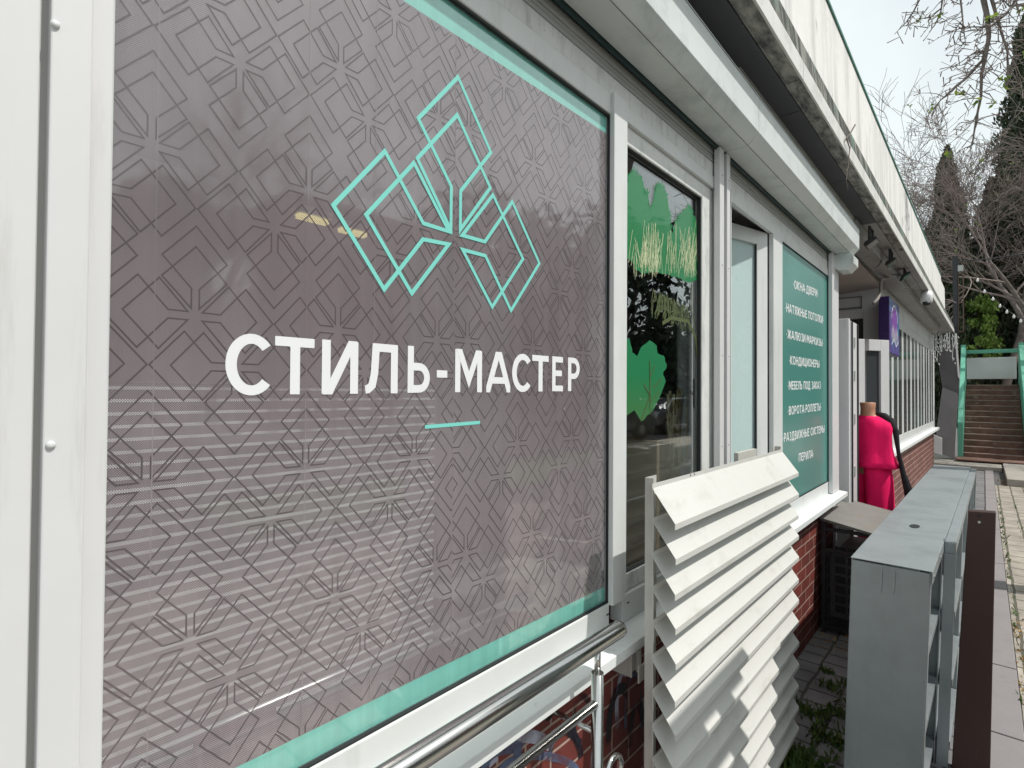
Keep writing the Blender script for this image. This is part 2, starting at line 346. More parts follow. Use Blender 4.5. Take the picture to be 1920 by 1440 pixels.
def z(rel): return EYE+rel
D = .85           # facade plane

# ------------------------------------------------------------------ THE GROUND
g = MB(); g.quad((-150,-150,0),(250,-150,0),(250,150,0),(-150,150,0)); tag(g.build('ground', 'asphalt'), kind='structure')
g = MB(); g.quad((-4,-3.4,.004),(13.0,-3.4,.004),(13.0,-.14,.004),(-4,-.14,.004)); tag(g.build('paving', 'paver'), kind='structure')
g = MB(); g.quad((-4,-.005,.004),(16.5,-.005,.004),(16.5,2.2,.004),(-4,2.2,.004)); tag(g.build('path', 'paverdark'), kind='structure')
g = MB()
for i in range(-4, 20):
    x0 = i*.86; g.box((x0+.004,-.134,0),(x0+.856,-.009,.022+.002*(i%3)))
tag(g.build('kerb_strip', 'concrete', bevel=.004), kind='structure')
g = MB(); g.box((13.0,-6,0),(24,-.30,.13)); g.box((15.2,-.28,0),(24,3.2,.10)); tag(g.build('landing', 'kerb', bevel=.01), kind='structure')

# ------------------------------------------------------------------ THE BUILDING
BL = empty('shop_building', (2.5, D, 0), 'long low white pavilion with brick base, wide roof overhang and row of shop windows', 'building')
X0 = -.55; X1 = 4.66
GZ0, GZ1 = z(-.6355), z(.852)
FB = z(-.722)     # bottom of frames / sill top
FT = z(.975)      # top of frames
# brick base
b = MB(); b.box((-3,.862,.0),(X1+.02,1.06,FB-.03)); b.build('brick_wall', 'brick', BL)
b = MB(); b.box((-3,D,.9),(X0+.12,1.0,3.0)); b.build('wall_panel', 'jamb', BL)
# interior room
b = MB()
b.quad((X0,3.6,0.02),(X1,3.6,.02),(X1,3.6,2.95),(X0,3.6,2.95)); b.quad((X0,1.07,.02),(X0,3.6,.02),(X0,3.6,2.95),(X0,1.07,2.95))
b.quad((X1,1.07,.02),(X1,3.6,.02),(X1,3.6,2.95),(X1,1.07,2.95)); b.quad((X0,1.07,2.95),(X1,1.07,2.95),(X1,3.6,2.95),(X0,3.6,2.95))
b.build('room_wall', 'room', BL)
b = MB(); b.quad((X0,1.07,.02),(X1,1.07,.02),(X1,3.6,.02),(X0,3.6,.02)); b.build('room_floor', 'roomfloor', BL)
# header wall above frames, behind the shutter boxes
b = MB(); b.box((X0,.905,FT+.002),(X1+.02,1.06,z(1.37))); b.build('lintel', 'jamb', BL)

# sill
b = MB(); b.prism([(-3,.858,FB),(-3,.770,FB-.010),(-3,.770,FB-.040),(-3,.776,FB-.040),(-3,.776,FB-.016),(-3,.858,FB-.008)], (X1+.02+3,0,0))
sill = b.build('window_sill', 'sill', BL, bevel=.0015)

def px_X(px, Y=D): return on_y(px, 741, Y).x
XG0, XM0, XM1 = px_X(205), px_X(1144), px_X(1169)
# big window (left)
W1 = MB(); W1.box((X0+.13,D,FB),(XG0-.0005,.93,FT)); W1.box((XG0,D,FB),(XM0,.93,GZ0)); W1.box((XG0,D,GZ1),(XM0,.93,z(.917)))
W1 = W1.build('window', 'pvc', BL, bevel=.003)
W1b = MB(); W1b.box((XG0,D+.004,z(.919)),(px_X(1350),.93,FT)); W1b.build('head_frame', 'pvc_dirty', W1, bevel=.002)
b = MB(); b.box((XM0,D-.012,GZ0-.006),(XM1,.93,z(.917))); b.build('mullion', 'pvc', W1, bevel=.002)
b = MB()   # black gasket round the glass
for a0,a1,c0,c1 in ((XG0,XM0,GZ0,GZ0+.004),(XG0,XM0,GZ1-.006,GZ1)): b.box((a0,D+.004,c0),(a1,D+.012,c1))
b.box((XM0-.0035,D+.004,GZ0),(XM0,D+.012,GZ1)); b.build('gasket', 'gasket', W1)
b = MB(); b.box((XG0,D+.016,GZ0),(XM0,D+.020,GZ1)); b.build('glass', 'filmglass', W1)
for px in (1141, 1179): MB().box((px_X(px)-.008,D-.0012,z(-.668)),(px_X(px)+.006,D+.002,z(-.664))).build('drain_slot', 'gasket', W1)

# sash windows 2, 3, 4
def frame(mb, x0,x1,z0,z1,wl,wr,wb,wt,y0,y1):
    mb.box((x0,y0,z0),(x0+wl,y1,z1)); mb.box((x1-wr,y0,z0),(x1,y1,z1))
    mb.box((x0+wl,y0,z0),(x1-wr,y1,z0+wb)); mb.box((x0+wl,y0,z1-wt),(x1-wr,y1,z1)); return mb
XA, XB = XM1, px_X(1352)
w2 = MB(); frame(w2, XA+.0005,XB,FB,z(.917),.012,.06,.085,.05,D,D+.046); W2 = w2.build('window', 'pvc', BL, bevel=.003)
sx0, sx1, sz0, sz1 = XA+.013, XB-.061, FB+.086, z(.866)
b = MB(); frame(b, sx0,sx1,sz0,sz1,.012,.115,.055,.062,D+.012,D+.045); b.build('sash_frame', 'pvc_dirty', W2, bevel=.004)
b = MB(); frame(b, sx0+.012,sx1-.115,sz0+.055,sz1-.062,.004,.004,.004,.004,D+.018,D+.0335); b.build('gasket', 'gasket', W2)
b = MB(); b.box((sx0+.013,D+.034,sz0+.056),(sx1-.116,D+.038,sz1-.063)); b.build('glass', 'glass', W2)
b = MB(); b.box((sx1-.10,.8955,z(-.06)),(sx1-.075,.908,z(.06))); b.tube([(sx1-.087,.908,z(0)),(sx1-.087,.945,z(0)),(sx1-.10,.950,z(-.15))],.010); b.build('handle', 'curtain', W2)
G2 = (sx0+.016, sx1-.119, sz0+.06, sz1-.066)

XC, XD2, XE = px_X(1370), px_X(1449), px_X(1466)
w3 = MB(); frame(w3, XC,XE,FB,z(.917),.01,.001,.085,.05,D,D+.019); w3.box((XD2,D-.004,FB+.086),(XE,D+.019,z(.866))); W3 = w3.build('window', 'pvc', BL, bevel=.003)
W3h = MB(); W3h.box((XC,D+.004,z(.919)),(X1-.03,.93,FT)); W3h.build('head_frame', 'pvc_dirty', W3, bevel=.002)
# sash hinged on its right side, standing a hand's width open into the room
hgx, hgy = XD2-.012, D+.022; ang = R(14.5); UX = Vector((-math.cos(ang), math.sin(ang), 0)); UY = Vector((math.sin(ang), math.cos(ang), 0))
def sbox(mb, s0, s1, y0, y1, z0, z1):
    A_ = Vector((hgx, hgy, 0)); q = [A_+UX*s0+UY*y0, A_+UX*s1+UY*y0, A_+UX*s1+UY*y1, A_+UX*s0+UY*y1]
    mb.hexa([(p.x,p.y,z0) for p in q]+[(p.x,p.y,z1) for p in q])
SW_ = XD2-XC-.03; sB, sT = FB+.09, z(.868)
b = MB(); sbox(b,0,.100,0,.055,sB,sT); sbox(b,SW_-.08,SW_,0,.055,sB,sT); sbox(b,.100,SW_-.08,0,.055,sB,sB+.07); sbox(b,.100,SW_-.08,0,.055,sT-.075,sT)
b.build('sash_frame', 'pvc', W3, bevel=.003)
b = MB(); sbox(b,.1005,.106,.002,.0115,sB+.071,sT-.076); b.build('gasket', 'gasket', W3)
b = MB(); sbox(b,.100,SW_-.08,.012,.014,sB+.07,sT-.075); b.build('glass', 'softglass', W3)
b = MB(); sbox(b,.1005,SW_-.0805,.018,.021,sB+.0705,sT-.0755); b.build('roller_blind', 'pale', W3)

XF, XG = px_X(1554), X1-.06
w4 = MB(); frame(w4, XE+.0005,XG,FB,z(.917),.001,XG-XF,GZ0-FB,.052,D,.93); W4 = w4.build('window', 'pvc', BL, bevel=.003)
b = MB(); frame(b, XE+.002,XF,GZ0,z(.865),.006,.010,.006,.006,D+.0005,D+.0035); b.build('gasket', 'gasket', W4)
b = MB(); b.box((XE+.002,D+.0065,GZ0),(XF,D+.010,z(.865))); b.build('glass', 'filmglass', W4)

# ------------------------------------------------------------------ printed films
def clip_poly(poly, axis, lim, keep_less):
    out = []; n = len(poly)
    for i in range(n):
        a, c = poly[i], poly[(i+1)%n]
        ia = (a[axis] <= lim) if keep_less else (a[axis] >= lim); ic = (c[axis] <= lim) if keep_less else (c[axis] >= lim)
        if ia: out.append(a)
        if ia != ic:
            t = (lim-a[axis])/(c[axis]-a[axis]); out.append((a[0]+(c[0]-a[0])*t, a[1]+(c[1]-a[1])*t))
    return out
def strip(pts, w, closed=False):
    n = len(pts); quads = []; L = []; Rr = []
    for i in range(n):
        if closed: p0, p1, p2 = pts[i-1], pts[i], pts[(i+1)%n]
        else: p0, p1, p2 = pts[max(i-1,0)], pts[i], pts[min(i+1,n-1)]
        d1 = Vector((p1[0]-p0[0], p1[1]-p0[1])); d2 = Vector((p2[0]-p1[0], p2[1]-p1[1]))
        if d1.length < 1e-9: d1 = d2
        if d2.length < 1e-9: d2 = d1
        d1.normalize(); d2.normalize(); n1 = Vector((-d1.y, d1.x)); n2 = Vector((-d2.y, d2.x)); m = n1+n2
        if m.length < 1e-6: m = n1.copy()
        m.normalize(); k = min(3.0, 1/max(.2, m.dot(n1))); o = m*(w/2*k)
        L.append((p1[0]+o.x, p1[1]+o.y)); Rr.append((p1[0]-o.x, p1[1]-o.y))
    for i in range(n if closed else n-1):
        j = (i+1)%n; quads.append([L[i], L[j], Rr[j], Rr[i]])
    return quads
def flat(mb, polys, Y, xf=lambda p: p, clip=None):
    for iq, q in enumerate(polys):
        if clip:
            x0,x1,z0,z1 = clip
            q = clip_poly(q, 0, x1, True); 
            if len(q) > 2: q = clip_poly(q, 0, x0, False)
            if len(q) > 2: q = clip_poly(q, 1, z1, True)
            if len(q) > 2: q = clip_poly(q, 1, z0, False)
            if len(q) < 3: continue
        k = len(mb.v); mb.v += [Vector((xf(p)[0], Y-.00002*(iq%4), xf(p)[1])) for p in q]; mb.f.append(list(range(k, k+len(q))))

SG = empty('printed_window_film', (.8, D, z(0)), 'large mauve window film with mint line emblem and white Cyrillic shop name', 'window sign')
FY = D+.0145
FX0, FX1 = XG0+.0005, XM0-.004
def lin(pa, pb, X):  # border line on the film from two photo points
    a, c = on_y(*pa, FY), on_y(*pb, FY); return a.z+(c.z-a.z)*(X-a.x)/(c.x-a.x)
bt = lambda X: lin((770,10),(1140,252),X); bb = lambda X: lin((600,1362),(1138,1098),X)
b = MB(); b.quad((FX0,FY,bb(FX0)),(FX1,FY,bb(FX1)),(FX1,FY,bt(FX1)),(FX0,FY,bt(FX0))); b.build('film', 'film', SG)
MB().quad((FX0,FY,bt(FX0)),(FX1,FY,bt(FX1)),(FX1,FY,GZ1-.006),(FX0,FY,GZ1-.006)).build('border_band', 'filmmint', SG)
MB().quad((FX0,FY,GZ0+.004),(FX1,FY,GZ0+.004),(FX1,FY,bb(FX1)),(FX0,FY,bb(FX0))).build('border_band', 'filmmint', SG)

# motif: petal outline (units: logo size), 11 vertices
hx = .122
PETAL = [(-.0165,.030),(-.0165,.108),(-.134,.2225),(0,.356),(.134,.2225),(.0165,.108),(.0165,.030),(.134,.143),(0,.275),(-.134,.143)]
def petal(kind, cx, cz, s, sx=1.0):
    out = []
    for (a, c) in PETAL:
        if kind == 0: p = (a*sx, c)
        elif kind == 1: p = (-c*sx, a)
        elif kind == 2: p = (c*sx, -a)
        else: p = (-a*sx, -c)
        out.append((cx+p[0]*s, cz+p[1]*s))
    return out
# dark pattern: lattice of four-petal motifs
pat = MB(); PW, PH = .2305, .4735; ps = .372
def half(polys):
    out = []
    for q in polys:     # keep the pattern between the two slanting borders
        for fn, sg in ((bt, 1), (bb, -1)):
            r_ = []
            for i in range(len(q)):
                a, c = q[i], q[(i+1)%len(q)]; da = sg*(fn(a[0])-a[1]); dc = sg*(fn(c[0])-c[1])
                if da >= 0: r_.append(a)
                if (da >= 0) != (dc >= 0): t = da/(da-dc); r_.append((a[0]+(c[0]-a[0])*t, a[1]+(c[1]-a[1])*t))
            q = r_
            if len(q) < 3: break
        if len(q) >= 3: out.append(q)
    return out
def mot(cx, cz, k, clip, ci):
    for kk in ((0,1,2),(3,1,2),(3,1,2),(0,1,2))[ci]:
        flat(pat, half(strip(petal(kk, cx, cz, ps, .86), .0024, True)), FY-.00015-.00004*((k*4+kk)%7), clip=clip)
seam = px_X(850, FY); k = 0
cells = [(0,0),(.25,-.154),(.5,.334),(.75,.49)]
def lattice(bx, bz, clip):
    global k
    for i in range(-9, 10):
        for j in range(-5, 6):
            for ci, (u, v) in enumerate(cells):
                cx = bx+(i+u)*PW; cz = bz+(j+v)*PH
                if clip[0]-.2 < cx < clip[1]+.2 and clip[2]-.2 < cz < clip[3]+.2: k += 1; mot(cx, cz, k, clip, ci)
zlo, zhi = bb((FX0+FX1)/2), bt((FX0+FX1)/2)
a = on_y(356,1204,FY); c = on_y(905,1088,FY)
a2 = on_y(873,1038,FY)
lattice(a.x, a.z, (FX0, seam-.001, min(bb(FX0),bb(seam))+.004, max(bt(FX0),bt(seam))-.006))
lattice(a2.x, a2.z, (seam+.001, FX1, min(bb(FX1),bb(seam))+.004, max(bt(FX1),bt(seam))-.006))
pat.build('pattern', 'filmline', SG)
# faint vertical film seams
seamm = mat('film_seam_edge', (.27,.24,.25), .3)
for px in (287, 573, 700, 850):
    x = px_X(px, FY); MB().quad((x-.0006,FY-.0006,bb(x)),(x+.0006,FY-.0006,bb(x)),(x+.0006,FY-.0006,bt(x)),(x-.0006,FY-.0006,bt(x))).build('film_seam', seamm, SG)

# emblem, from photo vertices projected on the film plane (three petals)
crop = lambda x, y: (580+x/2.667, 100+y/2.667)
E1 = [(545,325),(710,665),(708,882),(540,525),(740,308),(905,672),(755,882),(757,688),(908,495),(744,118)]
E2 = [(378,490),(120,760),(374,1180),(568,930),(697,955),(512,1200),(284,808),(523,548),(697,890),(570,850)]
E3 = [(1014,742),(878,942),(764,910),(918,708),(1068,1028),(914,1268),(766,982),(880,1012),(1008,1286),(1150,1050)]
em = MB()
for i, E in enumerate((E1, E2, E3)):
    P = []
    for (x, y) in E:
        q = on_y(*crop(x, y), FY-.0008); P.append((q.x, q.z))
    flat(em, strip(P, .0085, True), FY-.0008-i*.0002)
em.build('emblem', 'mint', SG)
q0, q1 = on_y(797,800.5,FY-.0008), on_y(900,792,FY-.0008)
b = MB(); flat(b, strip([(q0.x,q0.z),(q1.x,q1.z)], .0078), FY-.0008); b.build('underline', 'mint', SG)

# stroke font ------------------------------------------------------
def arc(cx, cy, rx, ry, a0, a1, n=18):
    return [(cx+rx*math.cos(R(a0+(a1-a0)*i/n)), cy+ry*math.sin(R(a0+(a1-a0)*i/n))) for i in range(n+1)]
T = .165; h = T/2
def glyphs():
    G = {}
    G['С'] = (.68, [arc(.39,.5,.39-h*1.0,.5+.01-h,42,318,26)])
    G['О'] = (.80, [arc(.40,.5,.40-h,.5+.01-h,90,450,32)])
    G['Т'] = (.66, [[(0,1-h),(.66,1-h)],[(.33,1-T),(.33,0)]])
    G['И'] = (.72, [[(h,0),(h,1)],[(.72-h,0),(.72-h,1)],[(h-.0,-.07),(.72-h,1.07)]])
    G['Л'] = (.74, [[(0,h*.9),(.06,h),(.15,.16),(.20,.40),(.23,1-h),(.74-h,1-h),(.74-h,0)]])
    G['Ь'] = (.62, [[(h,0),(h,1)],[(h,.585-h+.06),(.30,.645-h)]+arc(.32,.325,.30-h,.32-h,90,-90,12)+[(h,h)]])
    G['-'] = (.36, [[(0,.42),(.36,.42)]])
    G['М'] = (.88, [[(h,0),(h,1)],[(.88-h,0),(.88-h,1)],[(h+.0,1.1),(.44,.30),(.88-h-.0,1.1)]])
    G['А'] = (.76, [[(-.01,-.1),(.38,1.05),(.77,-.1)],[(.17,.29),(.59,.29)]])
    G['Е'] = (.54, [[(.54,1-h),(h,1-h),(h,h),(.54,h)],[(T,.52),(.48,.52)]])
    G['Р'] = (.60, [[(h,0),(h,1)],[(h,1-h),(.28,1-h)]+arc(.29,.68,.31-h,.32-h,90,-90,12)+[(h,.36+h)]])
    G['К'] = (.66, [[(h,0),(h,1)],[(.70,1.12),(h+.08,.50),(.70,-.12)]])
    G['Н'] = (.70, [[(h,0),(h,1)],[(.70-h,0),(.70-h,1)],[(T,.52),(.70-T,.52)]])
    G['Д'] = (.84, [[(.10,-.0),(.17,.2),(.23,1-h),(.70-h,1-h),(.70-h,0)],[(.0,h-.03),(.84,h-.03)],[(h*.8,-.18),(h*.8,0)],[(.84-h*.8,-.18),(.84-h*.8,0)]])
    G['В'] = (.62, [[(h,0),(h,1)],[(h,1-h),(.30,1-h)]+arc(.30,.755,.26-h,.245-h,90,-90,10)+[(h,.51)],[(.3,.51)]+arc(.32,.27,.30-h,.27-h,90,-90,10)+[(h,h)]])
    G['Я'] = (.62, [[(.62-h,0),(.62-h,1)],[(.62-h,1-h),(.32,1-h)]+arc(.32,.70,.30-h,.30-h,90,270,12)+[(.62-h,.40+h)],[(.36,.44),(.02,-.12)]])
    G['Ж'] = (1.0, [[(.5,0),(.5,1)],[(-.03,1.1),(.40,.5),(-.03,-.1)],[(1.03,1.1),(.60,.5),(1.03,-.1)]])
    G['Ы'] = (.86, [[(h,0),(h,1)],[(h,.60-h+.02),(.28,.645-h)]+arc(.30,.325,.28-h,.32-h,90,-90,12)+[(h,h)],[(.86-h,0),(.86-h,1)]])
    G['П'] = (.70, [[(h,0),(h,1-h),(.70-h,1-h),(.70-h,0)]])
    G['З'] = (.58, [arc(.27,.75,.29-h,.25-h+.01,140,-90,12),arc(.28,.27,.30-h,.27-h+.01,90,-145,12)])
    G['Ю'] = (1.0, [[(h,0),(h,1)],[(T,.5),(.34,.5)],arc(.66,.5,.34-h,.5-h+.01,90,450,26)])
    G['Ц'] = (.76, [[(h,1),(h,h),(.66-h,h)],[(.66-h,1),(.66-h,0)],[(.60,h),(.76-h*.7,h),(.76-h*.7,-.18)]])
    G['Б'] = (.60, [[(.56,1-h),(h,1-h),(h,0)],[(h,.60-h+.02),(.28,.645-h)]+arc(.30,.325,.30-h,.32-h,90,-90,12)+[(h,h)]])
    G['•'] = (.20, [[(.04,.42),(.16,.42)]])
    G[' '] = (.26, [])
    return G
GL = glyphs()
def glyph(mb, ch, xa, xb, za, zb, Y, shear=0):
    """draw ch in the box xa..xb / za..zb"""
    wd, st = GL[ch]; sx = (xb-xa)/wd; sz = zb-za; i = 0
    lowest = -.2 if ch in 'ДЦ' else (-.012)
    for pl in st:
        closed = len(pl) > 3 and abs(pl[0][0]-pl[-1][0])+abs(pl[0][1]-pl[-1][1]) < 1e-6
        pts = pl[:-1] if closed else pl
        q = strip(pts, T if ch != '•' else .17, closed)
        flat(mb, q, Y-.00015*i, xf=lambda p: (xa+p[0]*sx, za+p[1]*sz), clip=(-.012, wd+.012, lowest, 1.012)); i += 1

tx = lambda x, y: (380+x/2.526, 560+y/2.526)
LET = [('С',105,318),('Т',340,527),('И',563,735),('Л',770,923),('Ь',970,1075),('-',1108,1158),('М',1195,1322),('А',1345,1455),('С',1465,1552),('Т',1560,1638),('Е',1655,1706),('Р',1730,1785)]
LY = FY-.0009
bl0, bl1 = on_y(*tx(440,453),LY), on_y(*tx(1740,438),LY); tp0, tp1 = on_y(*tx(440,184),LY), on_y(*tx(1740,279),LY)
lt = MB()
for ch, xa, xb in LET:
    A_, B_ = on_y(*tx(xa,450),LY).x, on_y(*tx(xb,445),LY).x; xm = (A_+B_)/2; f = (xm-bl0.x)/(bl1.x-bl0.x)
    za = bl0.z+(bl1.z-bl0.z)*f; zb = tp0.z+(tp1.z-tp0.z)*f
    glyph(lt, ch, A_, B_, za, zb, LY)
lt.build('lettering', 'white', SG)

# faded sticker at the lower left corner of the window, behind the film
ST = MB(); 
P = [on_y(*p, FY+.012) for p in ((362,1383),(518,1326),(518,1352),(362,1412))]
tag(ST.quad(*P).build('paper_sticker', mat('brown_paper_sticker', (.15,.03,.03), .6), loc=P[0]), 'faded dark red paper strip in the bottom left corner of the big window', 'sticker')

# white mini blind behind the film
BD = empty('window_blind', (.5,.95,z(-.3)), 'white horizontal mini blind hanging behind the mauve film', 'blind')
b = MB(); x0 = XG0-.05; x1 = on_y(815,900,.905).x
for i in range(31):
    zz = z(.0)-i*.0182
    b.quad((x0,.905,zz),(x1,.905,zz),(x1,.908,zz+.0045),(x0,.908,zz+.0045))
b.build('slats', 'blind', BD)
b = MB(); b.box((x0,.935,z(-.62)),(x1,.9352,z(.01))); b.build('backing', mat('dark_gap_backing', (.05,.05,.052), .8), BD)  # dark sheet added behind the slats to darken the gaps

# ---------------- teal service list film
TL = empty('service_list_film', (3.8, D, z(.1)), 'teal window film listing services in small white Cyrillic capitals', 'window sign')
TY = D+.0055
tx0, tx1, tz0, tz1 = XE+.010, XF-.010, GZ0+.006, z(.859)
b = MB(); b.quad((tx0,TY,tz0),(tx1,TY,tz0),(tx1,TY,tz1),(tx0,TY,tz1)); b.build('film', 'teal', TL)
sc3 = lambda x, y: (1440+x/2.769, 440+y/2.769)
LINES = [('•ОКНА•ДВЕРИ•',(125,275),(262,325),29),('•НАТЯЖНЫЕ ПОТОЛКИ•',(85,397),(290,462),29),('•ЖАЛЮЗИ•МАРКИЗЫ•',(90,535),(288,582),29),('•КОНДИЦИОНЕРЫ•',(105,672),(272,692),29),
         ('•МЕБЕЛЬ ПОД ЗАКАЗ•',(98,806),(278,800),29),('•ВОРОТА•РОЛЛЕТЫ•',(98,938),(278,912),29),('•РАЗДВИЖНЫЕ СИСТЕМЫ•',(72,1080),(298,1025),29),('•ПЕРИЛА•',(150,1183),(240,1155),29)]
lt = MB()
for s_, pa, pb, hh in LINES:
    a, c = on_y(*sc3(*pa),TY-.0006), on_y(*sc3(*pb),TY-.0006)
    wtot = sum(GL[ch][0]+.13 for ch in s_); k_ = (c.x-a.x-.02)/wtot; x = a.x+.02; hz = .052
    for ch in s_:
        wd = GL[ch][0]*k_; zz = (a.z+c.z)/2 - .0 if False else a.z+(c.z-a.z)*(x-a.x)/(c.x-a.x)
        if ch != ' ': glyph(lt, ch, x, x+wd, zz+.0, zz+hz, TY-.0006)
        x += wd+.13*k_
lt.build('lettering', 'white', TL)

# ---------------- green tree print on sash 2
DC = empty('tree_print_decal', (1.8, D, z(.2)), 'green tree and grass print stuck on the narrow glass sash', 'window decal')
DY = D+.0335
c2 = lambda x, y: (1120+x/2.88, 200+y/2.88)
from mathutils.geometry import tessellate_polygon
def tess(pts):
    t_ = tessellate_polygon([[Vector((p[0],p[1],0)) for p in pts]]); return [[pts[i] for i in tri] for tri in t_]
def proj(pts, Y=DY): return [(on_y(*c2(*p),Y).x, on_y(*c2(*p),Y).z) for p in pts]
def jag(pts, amp=.006, n=5):
    out = []
    for i in range(len(pts)):
        a, c = pts[i], pts[(i+1)%len(pts)]
        for j in range(n):
            t = j/n; out.append((a[0]+(c[0]-a[0])*t+random.uniform(-amp,amp)*(j>0), a[1]+(c[1]-a[1])*t+random.uniform(-amp,amp)*(j>0)))
    return out
dclip = (G2[0], G2[1], G2[2], G2[3])
b = MB()
blob = [(120,420),(150,470),(170,380),(200,345),(240,390),(255,470),(272,465),(280,560),(300,540),(315,450),(345,420),(370,470),(385,560),(395,620),(405,720),(420,640),(450,580),(495,535),(525,590),(545,700),(545,930),(500,950),(440,925),(380,905),(310,890),(250,900),(210,880),(190,830),(120,800)]
flat(b, tess(jag(proj(blob), .006, 5)), DY, clip=dclip)
for q_ in range(420):
    a_, c_ = random.choice(list(zip(blob, blob[1:]+blob[:1]))); t_ = random.random(); p_ = proj([(a_[0]+(c_[0]-a_[0])*t_, a_[1]+(c_[1]-a_[1])*t_)])[0]
    an = random.gauss(90,35); L_ = random.uniform(.010,.026); tip = (p_[0]+L_*math.cos(R(an)), p_[1]+L_*math.sin(R(an))); w_ = L_*.22; nx_, nz_ = -math.sin(R(an))*w_, math.cos(R(an))*w_
    flat(b, [[(p_[0]-nx_,p_[1]-nz_),tip,(p_[0]+nx_,p_[1]+nz_)]], DY-.0001-.00003*(q_%12), clip=dclip)
b.build('tree_shapes', 'decal_green', DC)
b = MB(); bl2 = [(100,1250),(130,1230),(175,1255),(190,1330),(215,1345),(235,1300),(280,1262),(320,1290),(325,1330),(360,1345),(375,1400),(355,1440),(370,1480),(340,1560),(300,1640),(240,1700),(200,1640),(120,1700)]
flat(b, tess(jag(proj(bl2), .003, 4)), DY, clip=dclip); b.build('bush_shape', 'decal_bush', DC)
b = MB()
for i in range(150):
    x = random.choice((random.gauss(270,45), random.gauss(500,30), random.uniform(200,520))); y0 = random.uniform(840,930); y1 = y0-random.uniform(60,230); dx = random.uniform(-35,35)
    pts = proj([(x,y0),(x+dx*.4,(y0+y1)/2),(x+dx,y1)]); flat(b, strip(pts, .0019), DY-.0006-.0001*(i%9), clip=dclip)
b.build('grass_blades', 'decal_pale', DC)
b = MB()
for i in range(60):
    x = random.uniform(300,490); y0 = random.uniform(1040,1060)+(x-300)*.5; 
    flat(b, strip(proj([(x,y0-60),(x+random.uniform(-15,15),y0),(x+random.uniform(-30,10),y0+random.uniform(10,80))]), .004), DY-.0006-.0001*(i%5), clip=dclip)
b.build('leaf_fronds', 'decal_dark', DC); b = MB()
flat(b, strip(proj([(545,1440),(530,1250),(490,1160),(400,1140),(350,1170)]), .014), DY-.0013, clip=dclip)
flat(b, strip(proj([(525,1200),(500,1060),(510,960)]), .006), DY-.0014, clip=dclip)
b.build('branches', 'decal_dark', DC); b = MB()
for (p0,p1) in (((285,1650),(282,1370)),((240,1690),(282,1560)),((330,1540),(285,1600)),((250,1500),(285,1560)),((310,1400),(283,1460)),((345,1470),(300,1520))):
    flat(b, strip(proj([p0,p1]), .005), DY-.0016, clip=dclip)
b.build('bush_stems', 'decal_dark', DC)

# things behind sash 2
cb = MB(); p = on_y(1232,880,1.02); cb.box((p.x,1.02,.87),(p.x+.30,1.25,z(-.20))); tag(cb.build('cardboard_box', 'carton', loc=(p.x,1.3,1.0), bevel=.004), 'brown cardboard carton standing inside behind the narrow sash', 'box')
DG = empty('dried_grass_bunch', (on_y(1272,800,1.0).x, 1.0, z(-.55)), 'bunch of dried grass standing inside at the window beside the carton', 'dried plant')
b = MB(); ox = DG.location.x
for i in range(160):
    a_ = random.uniform(0,6.28); r_ = random.uniform(0,.09); x = ox+r_*math.cos(a_); y = 1.0+r_*math.sin(a_)*.35; hgt = random.uniform(.35,.62)
    b.tube([(ox+r_*.2,1.0,z(-.6)),(x,y,z(-.6)+hgt*.7),(x*1.0+random.uniform(-.03,.03),y,z(-.6)+hgt)], [.0015,.0025,.006], 4)
b.build('stems', 'straw', DG)
b = MB(); b.loft([(ox,1.0,z(-.72),.04,.04),(ox,1.0,z(-.6),.055,.055),(ox,1.0,z(-.5),.03,.03)]); b.build('vase', 'white', DG, smooth=True)
b = MB()
cx_ = 2.34
for i in range(7): b.tube([(cx_+.09-.035*i, .985+.01*(i%2), z(-.70)),(cx_+.09-.035*i, .985+.01*(i%2), z(.80))], .019, 8, False)
tag(b.build('curtain', mat('white_sheer_curtain', (.55,.56,.57), .8), loc=(cx_,1,z(.8)), smooth=True), 'narrow white curtain gathered at the right edge of the narrow sash', 'curtain')
lampm = bpy.data.materials.new('warm_lamp_tube'); lampm.use_nodes = True; lb_ = lampm.node_tree.nodes['Principled BSDF']
lb_.inputs['Emission Color'].default_value = (1,.80,.32,1); lb_.inputs['Emission Strength'].default_value = 1.1
lampw = lampm.copy(); lampw.node_tree.nodes['Principled BSDF'].inputs['Emission Strength'].default_value = 22; lampw.node_tree.nodes['Principled BSDF'].inputs['Emission Color'].default_value = (1,.93,.82,1)
for (lx_, ly_, lz_, lab_) in ((1.16,2.2,2.36,'left warm ceiling lamp showing faintly through the film'),(1.42,2.3,2.38,'right warm ceiling lamp showing faintly through the film')):
    CL = empty('ceiling_lamp', (lx_,ly_,lz_), lab_, 'lamp', 'lamps inside the shop')
    b = MB(); b.box((lx_-.07 if lx_<2 else lx_-.4,ly_-.02,lz_),(lx_+.07 if lx_<2 else lx_+.4,ly_+.02,lz_+.02)); b.build('tube', lampm if lx_ < 2 else lampw, CL, bevel=.004)
    b = MB(); b.box((lx_-.075 if lx_<2 else lx_-.42,ly_-.04,lz_+.021),(lx_+.075 if lx_<2 else lx_+.42,ly_+.04,lz_+.05)); b.build('housing', 'white', CL)
ds = MB(); ds.box((2.5,1.25,.861),(2.95,1.6,1.52)); tag(ds.build('display_stand', mat('beige_display_board', (.50,.43,.35), .6, var=.15), loc=(2.7,1.4,.86), bevel=.004), 'beige display stand inside behind the carton', 'display stand')
# shop desk inside
tk = MB(); tk.box((XA-.4,1.08,.02),(4.3,1.75,.86)); tag(tk.build('window_shelf', mat('pale_shelf_board', (.30,.29,.27), .6, var=.2), loc=(2,1.3,0)), 'low pale display shelf running inside below the windows', 'shelf')

